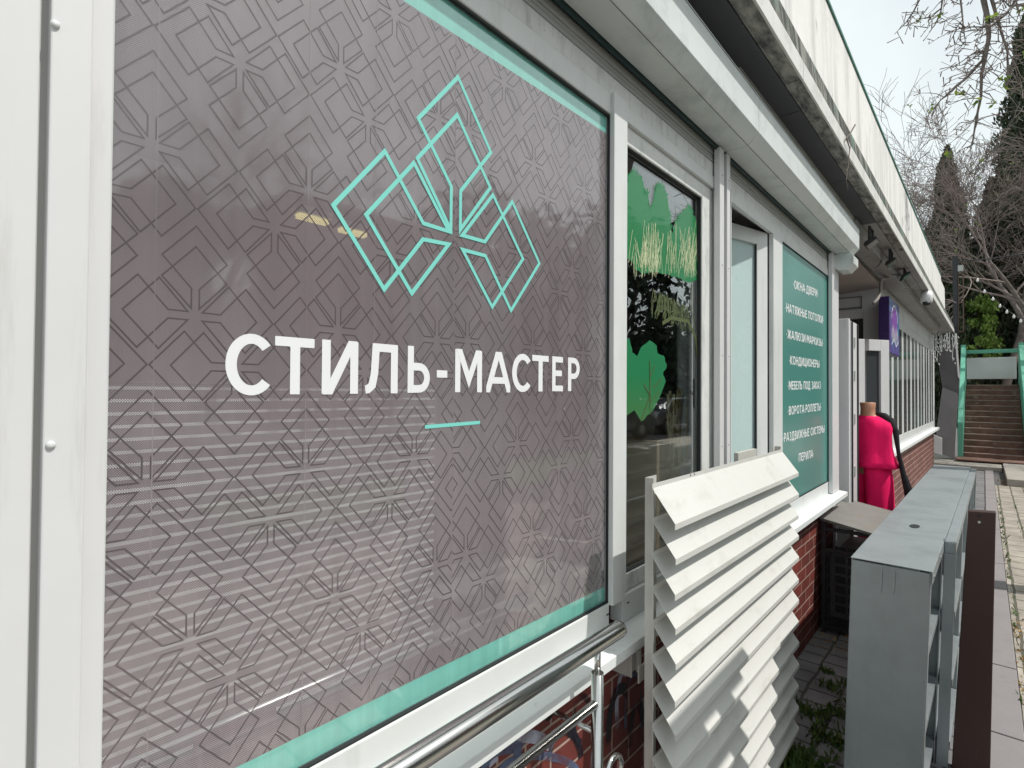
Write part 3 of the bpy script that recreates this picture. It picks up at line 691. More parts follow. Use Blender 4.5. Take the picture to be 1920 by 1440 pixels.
# ------------------------------------------------------------------ left jamb with guide rails (edge of the big shutter)
def shutter(xa, xb, label, seam_end=False, endcap=False):
    S = empty('roller_shutter', ((xa+xb)/2, .78, z(1.1)), label, 'roller shutter', 'roller shutter boxes above the windows')
    zi, zc, zf, zt = z(1.042), z(1.040), z(1.085), z(1.258)
    prof = [(xa,.832,zi),(xa,.738,zc),(xa,.694,zf),(xa,.694,zt-.02),(xa,.712,zt),(xa,.832,zt)]
    b = MB(); b.prism(prof, (xb-xa,0,0)); bx = b.build('shutter_box', 'box', S, bevel=.0015)
    b = MB(); b.tube([(xa,.6935,zt-.028),(xb,.6935,zt-.028)], .0014, 6); b.tube([(xa,.736,zc-.0003),(xb,.736,zc-.0003)], .0012, 5); b.build('box_seam', mat('dark_seam_line', (.10,.105,.105), .7), S)  # dark lines along the front seam and the underside crease
    b = MB()
    for i in range(4): b.box((xa+.002, D+.004+.002*(i%2), FT+.004+i*.0165),(xb-.002, D+.018, FT+.018+i*.0165))
    b.build('curtain_slat', 'curtain', S, bevel=.003)
    b = MB(); b.box((xa,.834,z(1.026)),(xb,.840,z(1.05))); b.build('drip_edge', 'tealpaint', S)
    return S
SH1 = shutter(X0, px_X(1360,.83), 'roller shutter box above the big mauve window')
SH2 = shutter(px_X(1360,.83)+.004, X1+.04, 'roller shutter box above the pale blind and the teal list window')
def rail(S, x0, x1):
    b = MB(); b.box((x0,.822,FB+.002),(x1,.848,z(1.035))); g_ = b.build('guide_rail', 'jamb', S, bevel=.003)
    b = MB(); b.box((x1,.832,FB+.002),(x1+.008,.849,z(1.035))); b.build('brush_strip', 'gasket', g_)
    for k_ in range(5):
        zz = z(-.60)+k_*.38; MB().tube([((x0+x1)/2,.8225,zz),((x0+x1)/2,.8205,zz)], .0035, 10).build('screw', 'curtain', g_)
    return g_
rail(SH1, px_X(1344,.835), px_X(1352,.835)); rail(SH2, px_X(1362,.825), px_X(1368,.825)); rail(SH2, px_X(1557,.83)+.03, X1+.0)
# end cap of far box
b = MB(); cx, cy_, cz_ = X1+.045, .80, z(1.02)
pr = []
for i in range(8):
    a_ = R(22.5+45*i); pr.append((X1-.12, .775+.075*math.cos(a_), z(.985)+.075*math.sin(a_)))
b.prism(pr, (.19,0,0)); b.build('end_cap', 'box', SH2, bevel=.002)

# wide white jamb at the left edge of the picture
JB = empty('window_jamb', (0, .84, 1.6), 'wide white jamb profile with round screw caps left of the big window', 'window jamb')
jx = [on_y(p,720,.83).x for p in (-400,62,82,160)]
b = MB(); b.box((jx[0],.828,.9),(jx[1],.849,3.0)); b.build('cover_panel', 'jamb', JB, bevel=.002)
b = MB(); b.box((jx[2]-.001,.822,.9),(jx[3],.849,3.0)); b.build('guide_rail', 'jamb', JB, bevel=.002)
b = MB(); b.box((jx[1],.842,.9),(jx[2],.849,3.0)); b.build('groove', mat('shaded_groove', (.45,.45,.43), .6), JB)
b = MB(); b.box((jx[3],.838,.9),(px_X(200,.84),.849,3.0)); b.build('edge_strip', 'jamb', JB, bevel=.001)
for (px,py) in ((103,46),(95,834)):
    p = on_y(px,py,.822); b = MB(); b.loft([(0,0,0,.0048,.0048),(0,0,.0022,.0046,.0046),(0,0,.0036,.0032,.0032),(0,0,.0040,.001,.001)],20)
    b.v = [Vector((p.x+v.x, .822-v.z, p.z+v.y)) for v in b.v]; b.build('screw_cap', 'pvc', JB, smooth=True)

# ------------------------------------------------------------------ ROOF (its own direction: converges slightly further right)
RD = ray(1852,729).normalized(); 
def rprof(pts, t0, t1, name, m, bevel=0, par=None):
    """profile (Y, rel z) placed at X=1.5 and swept along the roof direction"""
    base = []
    for (y, zr) in pts: base.append(Vector((0, y*1.017 if y < .8 else y, z(zr*1.017))) )
    off = RD*((t0-1.5)/RD.x); d = RD*((t1-t0)/RD.x)
    b = MB(); b.prism([Vector((1.5,p.y,p.z))+off for p in base], d); return b.build(name, m, par or BL, bevel=bevel)
ZS = 1.344
RX1 = 16.9
XJ = [ -3, -.6, 1.0, 2.55, 3.7, 4.9, 6.4, 8.2, 10.4, 12.8, RX1]
for i in range(len(XJ)-1):
    a_, c_ = XJ[i]+.006, XJ[i+1]
    rprof([(.655,ZS),(.655,ZS+.02),(1.0,ZS+.02),(1.0,ZS)], a_+.3, min(c_+.3,RX1), 'soffit', 'soffit_shade' if c_ < 5.0 else 'soffit')
    rprof([(.585,ZS-.004),(.585,ZS+.02),(.650,ZS+.02),(.650,ZS-.004)], a_, c_, 'soffit_edge', 'drip' if c_ < 6.5 else 'soffit', .002)
    rprof([(.575,ZS-.012),(.575,ZS+.068),(.584,ZS+.068),(.584,ZS-.012)], a_, c_, 'fascia', 'fascia', .001)
rprof([(.576,ZS+.069),(.585,ZS+.166),(.66,ZS+.166),(.66,ZS+.069)], -3, RX1-.3, 'drip_edge', 'moss')
rprof([(.588,ZS+.167),(.600,ZS+.655),(.75,ZS+.655),(.75,ZS+.167)], -3, 12.2, 'parapet', 'parapet')
rprof([(.598,ZS+.167),(.605,ZS+.60),(.75,ZS+.60),(.75,ZS+.167)], 12.35, 13.4, 'parapet', 'parapet')
rprof([(.592,ZS+.650),(.592,ZS+.670),(.76,ZS+.670),(.76,ZS+.656),(.5995,ZS+.656),(.5995,ZS+.650)], -3, 12.25, 'coping', 'greenedge', .002)
b = MB(); b.box((-3,.76,z(ZS+.03)),(15,3.7,z(ZS+.3))); b.build('roof_slab', 'roofboard', BL)
# far soffit beam and boards over the entrance
rprof([(.74,ZS-.02),(.74,ZS-.11),(.90,ZS-.11),(.90,ZS-.02)], 4.9, 14.6, 'soffit_beam', 'soffit', .004)
b = MB(); b.quad((4.7,.90,z(ZS-.06)),(7.9,.90,z(ZS-.06)),(7.9,3.4,z(ZS-.25)),(4.7,3.4,z(ZS-.25))); b.build('porch_ceiling', mat('pinkish_porch_board', (.42,.36,.34), .7, var=.1), BL)

# pilaster at the end of the first shop front, and the recessed entrance
b = MB(); b.box((X1-.005,.86,.02),(X1+.10,1.06,z(1.33))); b.build('corner_post', 'jamb', BL, bevel=.004)
EW = 7.7
b = MB()
b.box((EW,.93,.02),(EW+.1,1.10,z(1.33)))                     # corner pier
b.box((EW,1.10,z(.93)),(EW+.1,2.6,z(1.33))); b.box((EW,1.60,.02),(EW+.1,2.6,z(.93)))
b.build('entrance_wall', 'jamb', BL, bevel=.003)
b = MB(); b.box((EW-.02,1.11,z(1.05)),(EW-.005,1.75,z(1.07))); b.box((EW-.02,1.11,z(1.19)),(EW-.005,1.75,z(1.2))); b.box((EW-.02,1.11,z(1.05)),(EW-.005,1.12,z(1.2))); b.build('panel_molding', mat('grey_molding', (.2,.2,.2), .6), BL)
b = MB(); b.box((EW+.06,1.10,.02),(EW+.08,1.60,z(.93))); b.build('entrance_opening', mat('doorway_shade', (.03,.028,.028), .5), BL)  # dark sheet standing in for the unlit interior
# door leaves
def door(p0, p1, zt, th, name_lab, glassmat='glass'):
    a_, c_ = Vector((*p0,0)), Vector((*p1,0)); u = (c_-a_).normalized(); nrm = Vector((-u.y,u.x,0)); L = (c_-a_).length; zb = .06
    def bx(mb, s0, s1, z0, z1, t=th, off=0):
        q = [a_+u*s0+nrm*off, a_+u*s1+nrm*off, a_+u*s1+nrm*(off+t), a_+u*s0+nrm*(off+t)]
        mb.hexa([(p.x,p.y,z0) for p in q]+[(p.x,p.y,z1) for p in q])
    d = MB(); bx(d,0,.12*L/.8+.02,zb,zt); bx(d,L-.12,L,zb,zt); bx(d,.14,L-.12,zt-.12,zt); bx(d,.14,L-.12,zb,zb+.3)
    dd = d.build('door', 'jamb', BL, bevel=.004, label=name_lab)
    e = MB(); bx(e,.14,L-.12,zb+.3,zt-.12,.006,th*.5); e.build('glass', 'darkglass', dd)
    return dd
d1 = door((6.62,.985),(6.98,.76), z(.585), .05, 'white glazed door leaf behind the pink mannequin')
# near leaf: seen edge on, with lock strip
b = MB(); b.box((4.90,.795,.06),(4.95,.885,z(.60))); b.box((4.951,.788,.06),(5.27,.815,z(.585)))
d2 = b.build('door', 'jamb', BL, bevel=.004, label='white door leaf seen edge on beside the teal list window')
b = MB(); b.box((4.955,.780,.08),(4.985,.7875,z(.58))); b.box((5.20,.780,.08),(5.235,.7875,z(.58))); b.build('gasket', 'gasket', d2)
for zz in (-1.0,-.62,-.2,.15,.42): MB().box((5.06,.780,z(zz)-.04),(5.10,.7875,z(zz)+.04)).build('lock_plate', 'curtain', d2)

# second shop front, beyond the entrance
FD = ray(1866,739).normalized()
def fpt(x, y0, zz):   # point along the second facade: starts at X=EW with depth y0
    t = (x-EW)/FD.x; return Vector((x, y0+FD.y*t, zz))
def fbox(mb, x0, x1, ya, yb, z0, z1):
    mb.hexa([fpt(x0,ya,z0),fpt(x1,ya,z0),fpt(x1,yb,z0),fpt(x0,yb,z0),fpt(x0,ya,z1),fpt(x1,ya,z1),fpt(x1,yb,z1),fpt(x0,yb,z1)])
FX_E = 15.4
b = MB(); fbox(b, EW, FX_E, .945, 1.1, .0, z(-.78)); b.build('brick_wall', 'brickfar', BL)
b = MB(); fbox(b, EW-.1, FX_E+.1, .845, 1.1, z(-.78), z(-.73)); b.build('window_sill', 'sill', BL, bevel=.004)
b = MB(); fbox(b, EW+.001, FX_E, .935, 1.0, z(1.03), z(1.34)); fbox(b, EW+.001, FX_E, .935, 1.0, z(-.73), z(-.66)); fbox(b, FX_E-.25, FX_E, .93, 3.3, z(-.73), z(1.34)); b.build('window_surround', 'jamb', BL, bevel=.003)
for i, (xa_, xb_) in enumerate(((EW+.15,EW+2.05),(EW+2.15,EW+4.05),(EW+4.15,EW+6.15))):
    b = MB(); fbox(b, xa_, xb_, .930, .9345, z(1.09), z(1.29)); b.build('header_panel', 'greypaint' if 0 else 'pvc_dirty', BL, bevel=.004)
nW = 7; wx = (FX_E-.25-EW)/nW
for i in range(nW):
    xa_, xb_ = EW+i*wx, EW+(i+1)*wx; m_ = (xa_+xb_)/2
    f_ = MB(); fbox(f_, xa_+.002, xa_+.09, .93, .99, z(-.66), z(1.03)); fbox(f_, xb_-.09, xb_-.002, .93, .99, z(-.66), z(1.03))
    fbox(f_, xa_+.09, xb_-.09, .93, .99, z(-.66), z(-.58)); fbox(f_, xa_+.09, xb_-.09, .93, .99, z(.95), z(1.03)); fbox(f_, m_-.04, m_+.04, .930, .985, z(-.58), z(.95))
    W_ = f_.build('window', 'pvc', BL, bevel=.004)
    g_ = MB(); fbox(g_, xa_+.09, xb_-.09, .9335, .938, z(-.58), z(.95)); g_.build('pane', 'darkglass', W_)
b = MB(); b.box((EW+.12,1.1,.01),(15.0,3.6,.02)); b.quad((EW,3.6,0),(15,3.6,0),(15,3.6,3),(EW,3.6,3)); b.quad((X1,3.6,0),(EW,3.6,0),(EW,3.6,3),(X1,3.6,3)); b.build('rear_wall', 'room', BL)

# ------------------------------------------------------------------ purple light box sign
LB = empty('lightbox_sign', (7.8,.84,z(.8)), 'purple and blue box sign with pink emblem mounted beside the entrance', 'sign')
lx0, lx1, lz0, lz1 = 7.35, 8.30, z(.475), z(1.12)
b = MB(); b.box((lx0,.802,lz0),(lx1,.90,lz1)); b.build('sign_box', 'purple', LB, bevel=.004)
b = MB(); b.quad((lx0+.01,.7995,lz0+.01),(lx1-.01,.7995,lz0+.01),(lx1-.01,.7995,lz1-.01),(lx0+.01,.7995,lz1-.01))
b.build('face', mat('blue_violet_print', (.06,.17,.36), .3, color2=(.13,.05,.26), vscale=4, cfac=(.42,.56)), LB)
b = MB()
cxm = (lx0+lx1)/2; 
flat(b, [[(cxm-.22+0.0*i, 0) for i in range(0)]] if False else [], .799)
pts = [(cxm+.24*math.cos(R(t)), z(.90)+.13*math.sin(R(t))) for t in range(0,181,15)] + [(cxm-.24,z(.68)),(cxm+.24,z(.68))]
flat(b, [pts], .7985); b.build('emblem', mat('violet_emblem', (.24,.08,.40), .3), LB)
b = MB(); flat(b, strip([(cxm+.27*math.cos(R(t)), z(.90)+.16*math.sin(R(t))) for t in range(-10,191,15)], .025), .7980)
for i, (xx, a0) in enumerate(((-.25,.0),(-.12,.03),(0,-.01),(.12,.02),(.24,.0))):
    flat(b, strip([(cxm+xx-.04,z(.66)),(cxm+xx+.0,z(.78+a0)),(cxm+xx+.05,z(.62))], .022), .7975-.0004*i)
flat(b, strip([(cxm-.32,z(.58)),(cxm-.1,z(.66)),(cxm+.1,z(.58)),(cxm+.33,z(.66))], .018), .7950)
b.build('lettering', 'white', LB)

# ------------------------------------------------------------------ floodlights, cctv, cables on the soffit
def flood(px, py, Y, s, label, yaw=0):
    p = on_y(px, py, Y)
    S = empty('floodlight', p, label, 'floodlight', 'floodlights under the roof overhang')
    rt = Matrix.Rotation(R(-35), 3, 'X') @ Matrix.Rotation(R(yaw), 3, 'Z')
    b = MB(); b.box((-.12*s,-.08*s,-.02*s),(.12*s,.08*s,.015*s)); b.prism([(-.10*s,-.06*s,.015*s),(.10*s,-.06*s,.015*s),(.10*s,.06*s,.015*s),(-.10*s,.06*s,.015*s)],(0,0,.018*s))
    b.v = [p + rt@v for v in b.v]; b.build('housing', 'black', S, bevel=.006*s)
    b = MB(); b.box((-.10*s,-.065*s,-.026*s),(.10*s,.065*s,-.0205*s)); b.v = [p+rt@v for v in b.v]; b.build('lens', 'darkglass', S)
    b = MB(); zt_ = z(ZS)-p.z-.01
    for sx in (-1,1): b.box((sx*.125*s-.006*s,-.01*s,-.02*s),(sx*.125*s+.006*s,.02*s,.17*s))
    b.box((-.131*s,-.01*s,.17*s),(.131*s,.02*s,.185*s)); b.v = [p+v for v in b.v]; b.build('bracket', 'black', S)
    return S
flood(1634, 455, .66, .62, 'nearest of the three black floodlights, in front of the shutter box end')
flood(1671, 492, .66, .62, 'middle of the three black floodlights with its cable hanging in a loop')
flood(1697, 518, .66, .55, 'farthest of the three black floodlights on a straight arm', 25)
b = MB()
c5 = lambda x, y: (1560+x/6.545, 420+y/6.545)
def cab(pts, Y, r=.006): b.tube([on_y(*c5(*p), Y) for p in pts], r, 6)
cab([(680,410),(650,405),(610,450),(570,510),(490,565)], .74); cab([(740,620),(830,630),(900,650)], .72); cab([(890,550),(820,553),(760,560)], .70, .004); cab([(930,600),(890,550)], .70, .004)
cab([(1040,775),(900,795)], .63, .004)
tag(b.build('power_cable', 'black', loc=on_y(1670,500,.74)), 'thin black cables looping between the floodlights under the roof', 'cable')
b = MB(); cab([(745,625),(700,660),(610,680),(600,720),(595,840),(560,920),(510,972)], .80, .016)
tag(b.build('conduit', mat('grey_flexible_conduit', (.22,.2,.18), .7), loc=on_y(1650,540,.8), smooth=True), 'grey flexible conduit curving down the corner above the purple sign', 'conduit')
p = on_y(1737, 563, .585); CC = empty('security_camera', p, 'small white dome camera with black lens under the far roof edge', 'security camera')
b = MB(); b.loft([(p.x,p.y,p.z+.12,.06,.06),(p.x,p.y,p.z+.05,.07,.07),(p.x,p.y,p.z-.02,.07,.07),(p.x,p.y,p.z-.05,.05,.05)],20); b.build('housing', 'white', CC, smooth=True)
b = MB(); b.loft([(p.x-.03,p.y-.005,p.z-.03,.05,.05),(p.x-.04,p.y-.005,p.z-.065,.04,.04),(p.x-.04,p.y-.005,p.z-.08,.015,.015)],16); b.build('lens', 'black', CC, smooth=True)

# twig caught on the fascia
c1 = lambda x, y: (1100+x/2.3415, y/2.3415)
b = MB()
def tw(pts, r): b.tube([on_y(*c1(*p), .565) for p in pts], r, 5)
tw([(1178,548),(1160,580),(1140,608)], [.005,.004,.004]); tw([(1140,608),(1155,650),(1148,720),(1140,790),(1146,840)], [.0035,.003,.0025,.002,.001])
tw([(1148,690),(1160,640),(1150,620)], [.002,.0015,.001]); tw([(1146,760),(1155,790)], [.002,.001]); tw([(1140,800),(1152,830)], [.002,.001]); tw([(1150,735),(1138,750)], [.002,.001])
tag(b.build('dry_twig', 'bark', loc=on_y(*c1(1145,620),.565)), 'dry twig caught on the white roof fascia', 'twig')

# ------------------------------------------------------------------ handrail
HR = empty('handrail', (1.1,.71,0), 'polished steel handrail running along the front of the big window', 'handrail')
HY, HZ = .71, z(-.611)
xe = on_y(1163,1180,HY).x
b = MB(); b.tube([(-1.2,HY,HZ),(xe-.012,HY,HZ),(xe,HY,HZ)], [.0215,.0215,.0195], 28); b.build('top_rail', 'steel', HR, smooth=False)
for pl in HR.children[0].data.polygons: pl.use_smooth = len(pl.vertices) == 4
pxp = on_y(1120,1300,HY).x
b = MB(); b.tube([(pxp,HY,.0),(pxp,HY,z(-.683))], .0150, 22); po = b.build('post', 'steel', HR); 
for pl in po.data.polygons: pl.use_smooth = len(pl.vertices) == 4
b = MB(); b.tube([(pxp,HY,z(-.684)),(pxp,HY,HZ-.018)], .0078, 14); b.build('pin', 'steel', HR, smooth=True)
lz = on_y(1040,1380,HY).z
b = MB(); b.tube([(-1.2,HY,lz),(pxp-.012,HY,lz)], .0105, 18); b.build('lower_rail', 'steel', HR, smooth=True)
b = MB(); b.tube([(pxp,HY,z(-.83)),(pxp,.80,z(-.83)),(pxp,.858,z(-.83))], .007, 10); b.tube([(pxp,.856,z(-.83)),(pxp,.861,z(-.83))], .028, 22); b.build('wall_flange', 'steel', HR, smooth=True)
b = MB(); cpt = on_y(1150,1445,HY); pr = [(cpt.x+.035*math.cos(R(t)), HY, cpt.z+.035*math.sin(R(t))) for t in range(0,361,20)]; b.tube(pr, .009, 10, False); b.build('ring', 'steel', HR, smooth=True)

# ------------------------------------------------------------------ louvred panel in front of the windows
LV = empty('louvred_shutter', (2.0,.66,0), 'cream metal louvred shutter panel standing in front of the window sill', 'louvred shutter')
LX0, LX1, LYT, LYI = 1.367, 2.635, .62, .6866
n_sl = 13; pitch = .0940; zt0 = z(-.367)
for i in range(n_sl):
    zz = zt0-i*pitch
    if zz < .06: break
    jx_ = random.uniform(-.004,.004); t_ = random.uniform(-.002,.002)
    pr = [(LX0+jx_,LYI,zz+.104+.012),(LX0+jx_,LYI,zz+.104),(LX0+jx_,LYT,zz+.016+t_),(LX0+jx_,LYT,zz+t_),(LX0+jx_,LYT+.0018,zz+t_),(LX0+jx_,LYT+.0018,zz+.0165+t_),(LX0+jx_,LYI+.0015,zz+.105),(LX0+jx_,LYI+.0015,zz+.116)]
    b = MB(); b.prism(pr, (LX1-LX0,0,0)); sl = b.build('slat', 'louver', LV)
    b = MB(); b.box((LX0+jx_-.001,LYI-.002,zz+.055),(LX0+jx_+.004,LYI+.001,zz+.104)); b.build('slat_tab', 'stile', sl)
for (xa_, xb_, xc_, xd_) in ((LX0+.010,LX0+.013,LX0+.0131,LX0+.075),(LX1-.02,LX1-.017,LX1-.05,LX1-.0201)):
    b = MB(); b.hexa([(xa_,.690,.05),(xb_,.690,.05),(xb_,.716,.05),(xa_,.716,.05),(xa_,.690,z(-.238)),(xb_,.690,z(-.238)),(xb_,.716,z(-.238)),(xa_,.716,z(-.238))]); b.box((xc_,.7135,.05),(xd_,.716,z(-.238))); b.build('stile', 'stile', LV)
b = MB(); b.box((2.09,.700,z(-.30)),(2.31,.716,z(-.226))); b.build('top_plate', 'stile', LV)
for hx_ in (.25,.28): MB().tube([(LX0+hx_,LYI-.0005,zt0+.112),(LX0+hx_,LYI-.0015,zt0+.112)], .0025, 8).build('rivet', 'gasket', LV)
p = on_y(1188,1240,.80)
b = MB(); b.box((p.x-.03,.79,p.z-.035),(p.x-.026,.861,p.z+.030)); b.box((p.x-.03,.80,p.z-.03),(p.x+.05,.803,p.z+.026)); b.tube([(p.x+.02,.795,p.z-.036),(p.x+.02,.795,p.z+.030)], .008, 14); b.box((p.x+.02,.745,p.z-.02),(LX0+.03,.748,p.z+.028))
b.build('hinge_bracket', 'stile', LV, bevel=.001)

# ------------------------------------------------------------------ galvanised rack lying along the path
GT = -.63
ca, cb_ = on_z(1597,1044,z(GT)), on_z(1748,1066,z(GT)); cf, cg = on_z(1752,871,z(GT)), on_z(1822,873,z(GT))
GR = empty('metal_rack', (ca.x, (ca.y+cb_.y)/2, 0), 'long grey galvanised metal rack with open compartments standing along the path', 'metal rack')
U = (cf-ca); U.z = 0; LEN = U.length; U.normalize(); V = Vector((U.y,-U.x,0)); Wd = (cb_-ca).dot(V)
lean = R(2.0); Zt = Vector((0,0,1)); 
Zl = (Zt*math.cos(lean) + V*math.sin(lean)*(-1)*(-1)).normalized()      # top leans away from the facade
O = ca - Zl*(z(GT))*1.0/Zl.z      # base corner on the ground under the near left top corner
Vl = V
HT = (z(GT))/Zl.z
def gp(u, v, h_): return O+U*u+Vl*v+Zl*h_
def gbox(mb, u0,u1,v0,v1,h0,h1):
    mb.hexa([gp(u0,v0,h0),gp(u1,v0,h0),gp(u1,v1,h0),gp(u0,v1,h0),gp(u0,v0,h1),gp(u1,v0,h1),gp(u1,v1,h1),gp(u0,v1,h1)])
b = MB(); nseg = 12
gbox(b, -.004, LEN, -.003, Wd+.004, HT-.003, HT); gbox(b, -.004, LEN, Wd+.002, Wd+.005, HT-.05, HT-.003)
tp = b.build('top', 'galv', GR, bevel=.002)
hp = on_z(1715,987,z(GT)); b = MB(); hc = hp; b.prism([hc+U*.045*math.cos(R(t))*1.0+V*.020*math.sin(R(t))+Zt*.0014 for t in range(0,360,15)], (0,0,.0006)); b.build('hole', 'gasket', tp)
b = MB(); gbox(b, 0, .003, 0, Wd*.985, 0, HT-.010); gbox(b, .003,.006, Wd-.03, Wd, 0, HT-.012)
en = b.build('end_panel', 'galv', GR, bevel=.0015)
for vv in (.40,.56):
    q = [gp(.001, Wd*vv, HT-.018-.008*i) for i in range(13)]; MB().tube(q, [.0015,.0035]+[.0045]*8+[.004,.003,.001], 10).build('pressed_rib', 'galv', en, smooth=True)
b = MB(); gbox(b, -.0015,-.0002, .012, Wd*.42, HT-.0085, HT-.0035); gbox(b, -.0015,-.0002, Wd*.87, Wd*.985, HT-.0085, HT-.0035); b.build('gap', 'gasket', en)
b = MB(); gbox(b, 0, LEN, 0, .003, 0, HT-.004); b.build('back_panel', 'galv', GR)
b = MB(); gbox(b, LEN/6-.04, LEN, Wd+.0056, Wd+.044, HT-.0595, HT-.012); b.build('top_rail', 'galv', GR, bevel=.002)
ndv = 6
for i in range(1, ndv+1):
    u = LEN*i/ndv-.002; b = MB(); gbox(b, u-.003, u, .003, Wd-.002, 0, HT-.004); gbox(b, u-.045, u-.003, Wd-.004, Wd-.001, 0, HT-.052); gbox(b, u-.040, u-.0005, Wd+.0055, Wd+.045, 0, HT-.06); b.build('divider', 'galv', GR, bevel=.001)
b = MB(); gbox(b, .004, .055, Wd-.004, Wd-.001, 0, HT-.052); b.build('front_stile', 'galv', GR, bevel=.001)
for hh in (.10,.38,.68):
    for i in range(ndv):
        u0, u1 = LEN*i/ndv+.004, LEN*(i+1)/ndv-.006; b = MB(); gbox(b, u0,u1,.004,Wd-.005,HT*hh,HT*hh+.003); gbox(b, u0+.05,u1-.04,Wd-.008,Wd-.005,HT*hh-.03,HT*hh)
        if i: gbox(b, u0+.003,u1-.045,Wd+.008,Wd+.048,HT*hh-.04,HT*hh-.004)
        b.build('shelf', 'galv', GR, bevel=.001)
for i in range(ndv*2):
    q = gp(LEN*(i+.15)/(ndv*2), Wd+.005, HT-.03); MB().tube([q, q+Vl*.004], .006, 8).build('bolt', 'steel', GR)

# brown sheet profile
pa, pb2 = on_x(1815,958,3.0), on_x(1867.5,961.5,3.0); pc_, pd_ = on_x(1784,1440,3.0), on_x(1857,1440,3.0)
BP = empty('brown_metal_post', (3.0, pb2.y, 0), 'dark brown sheet metal box profile standing upright beside the grey rack', 'metal profile')
def dn(p, q): t = (p.z-0)/(p.z-q.z); return p+(q-p)*t
la, lb = dn(pa, pc_), dn(pb2, pd_); b = MB(); ox_ = Vector((.05,0,0))
b.hexa([la, la+ox_, lb+ox_, lb, pa, pa+ox_, pb2+ox_, pb2]); b.build('profile', 'brown', BP, bevel=.003)
b = MB(); q = on_x(1836,979,2.998); b.tube([q,q+Vector((-.002,0,0))], .0052, 14); b.build('screw', 'stile', BP)
b = MB(); q = on_x(1836,967,2.998); b.tube([q,q+Vector((-.0008,0,0))], .006, 14); b.build('hole', 'gasket', BP)

# ------------------------------------------------------------------ air conditioner cage
AC = empty('protective_cage', (4.6,.70,0), 'black mesh cage with sloping grey sheet cover beside the brick wall', 'cage')
zA, zB = z(-.842), z(-.898); cx0, cx1 = 4.135, 5.04; yA, yB = .845, .535
b = MB(); b.hexa([(cx0,yA,zA-.004),(cx1,yA,zA-.004),(cx1,yB,zB-.004),(cx0,yB,zB-.004),(cx0,yA,zA),(cx1,yA,zA),(cx1,yB,zB),(cx0,yB,zB)]); b.hexa([(cx0,yA,zA-.018),(cx0+.002,yA,zA-.018),(cx0+.002,yB,zB-.018),(cx0,yB,zB-.018),(cx0,yA,zA-.0042),(cx0+.002,yA,zA-.0042),(cx0+.002,yB,zB-.0042),(cx0,yB,zB-.0042)])
b.build('cover', 'agedmetal', AC, bevel=.001)
b = MB()
for (x_, y_) in ((cx0+.02,.825),(cx1-.03,.825),(cx0+.02,.56),(cx1-.03,.56)): b.box((x_-.012,y_-.012,.0),(x_+.012,y_+.012,zB-.012 if y_ < .7 else zA-.012))
for zz in (.04, zB-.17, zB-.03):
    b.box((cx0+.008,.573,zz),(cx0+.030,.812,zz+.022)); b.box((cx0+.033,.550,zz),(cx1-.043,.57,zz+.022))
b.build('frame', 'blackmetal', AC)
b = MB()   # expanded mesh as diagonal wires
zz0, zz1 = .06, zB-.17
def wires(p0, du, W_, H_, n, r):
    # two families of diagonals on rectangle W_ x H_ starting at p0 along du
    for s in (1,-1):
        for i in range(n):
            off = -W_*1.0+(H_+W_)*i/n if s == 1 else (H_+W_)*i/n
            z0_ = off; z1_ = off+W_*.62*s
            a0, a1 = 0.0, 1.0
            lo, hi = 0, H_
            def cl(a, b_):
                zA_ = z0_+(z1_-z0_)*a; return zA_
            t0_, t1_ = 0.0, 1.0
            if z1_ != z0_:
                ts = sorted(((lo-z0_)/(z1_-z0_), (hi-z0_)/(z1_-z0_))); t0_ = max(0, ts[0]); t1_ = min(1, ts[1])
            if t1_-t0_ < .03: continue
            A_ = p0+du*(W_*t0_)+Vector((0,0,z0_+(z1_-z0_)*t0_)); B_ = p0+du*(W_*t1_)+Vector((0,0,z0_+(z1_-z0_)*t1_))
            b.tube([A_, B_], r, 4)
wires(Vector((cx0+.010,.812,zz0)), Vector((0,-1,0)), .24, zz1-zz0, 58, .0016)
wires(Vector((cx0+.035,.552,zz0)), Vector((1,0,0)), cx1-cx0-.08, zz1-zz0, 70, .0016)
b.build('mesh', 'blackmetal', AC)
AU = empty('air_conditioner', (4.6,.70,0), 'grey air conditioner outdoor unit inside the black mesh cage', 'air conditioner')
b = MB(); b.box((cx0+.07,.60,.10),(cx1-.08,.80,zB-.22)); b.build('casing', mat('grey_unit_casing', (.24,.24,.25), .6, var=.3, vscale=6), AU, bevel=.01)
b = MB()
for i in range(7):
    zz = .14+i*.066
    for j in range(2): b.box((cx0+.062,.63+j*.075,zz),(cx0+.0695,.69+j*.075,zz+.048))
b.build('grille', 'gasket', AU, bevel=.004)
b = MB(); b.tube([(cx0+.3,.585,.12),(cx0+.3,.585,.2)], .01, 8); b.box((cx0+.1,.62,.0),(cx0+.14,.78,.10)); b.box((cx1-.2,.62,.0),(cx1-.16,.78,.10)); b.build('foot', 'blackmetal', AU)

# ------------------------------------------------------------------ mannequin
mc = Vector((5.42,.74,0))
MN = empty('mannequin', mc, 'headless tan mannequin in bright pink blouse and trousers by the door', 'mannequin')
yaw = R(-25)
def L(x,y,zz,rx,ry): return (mc.x+x*math.cos(yaw)-y*math.sin(yaw), mc.y+x*math.sin(yaw)+y*math.cos(yaw), zz, rx, ry, yaw)
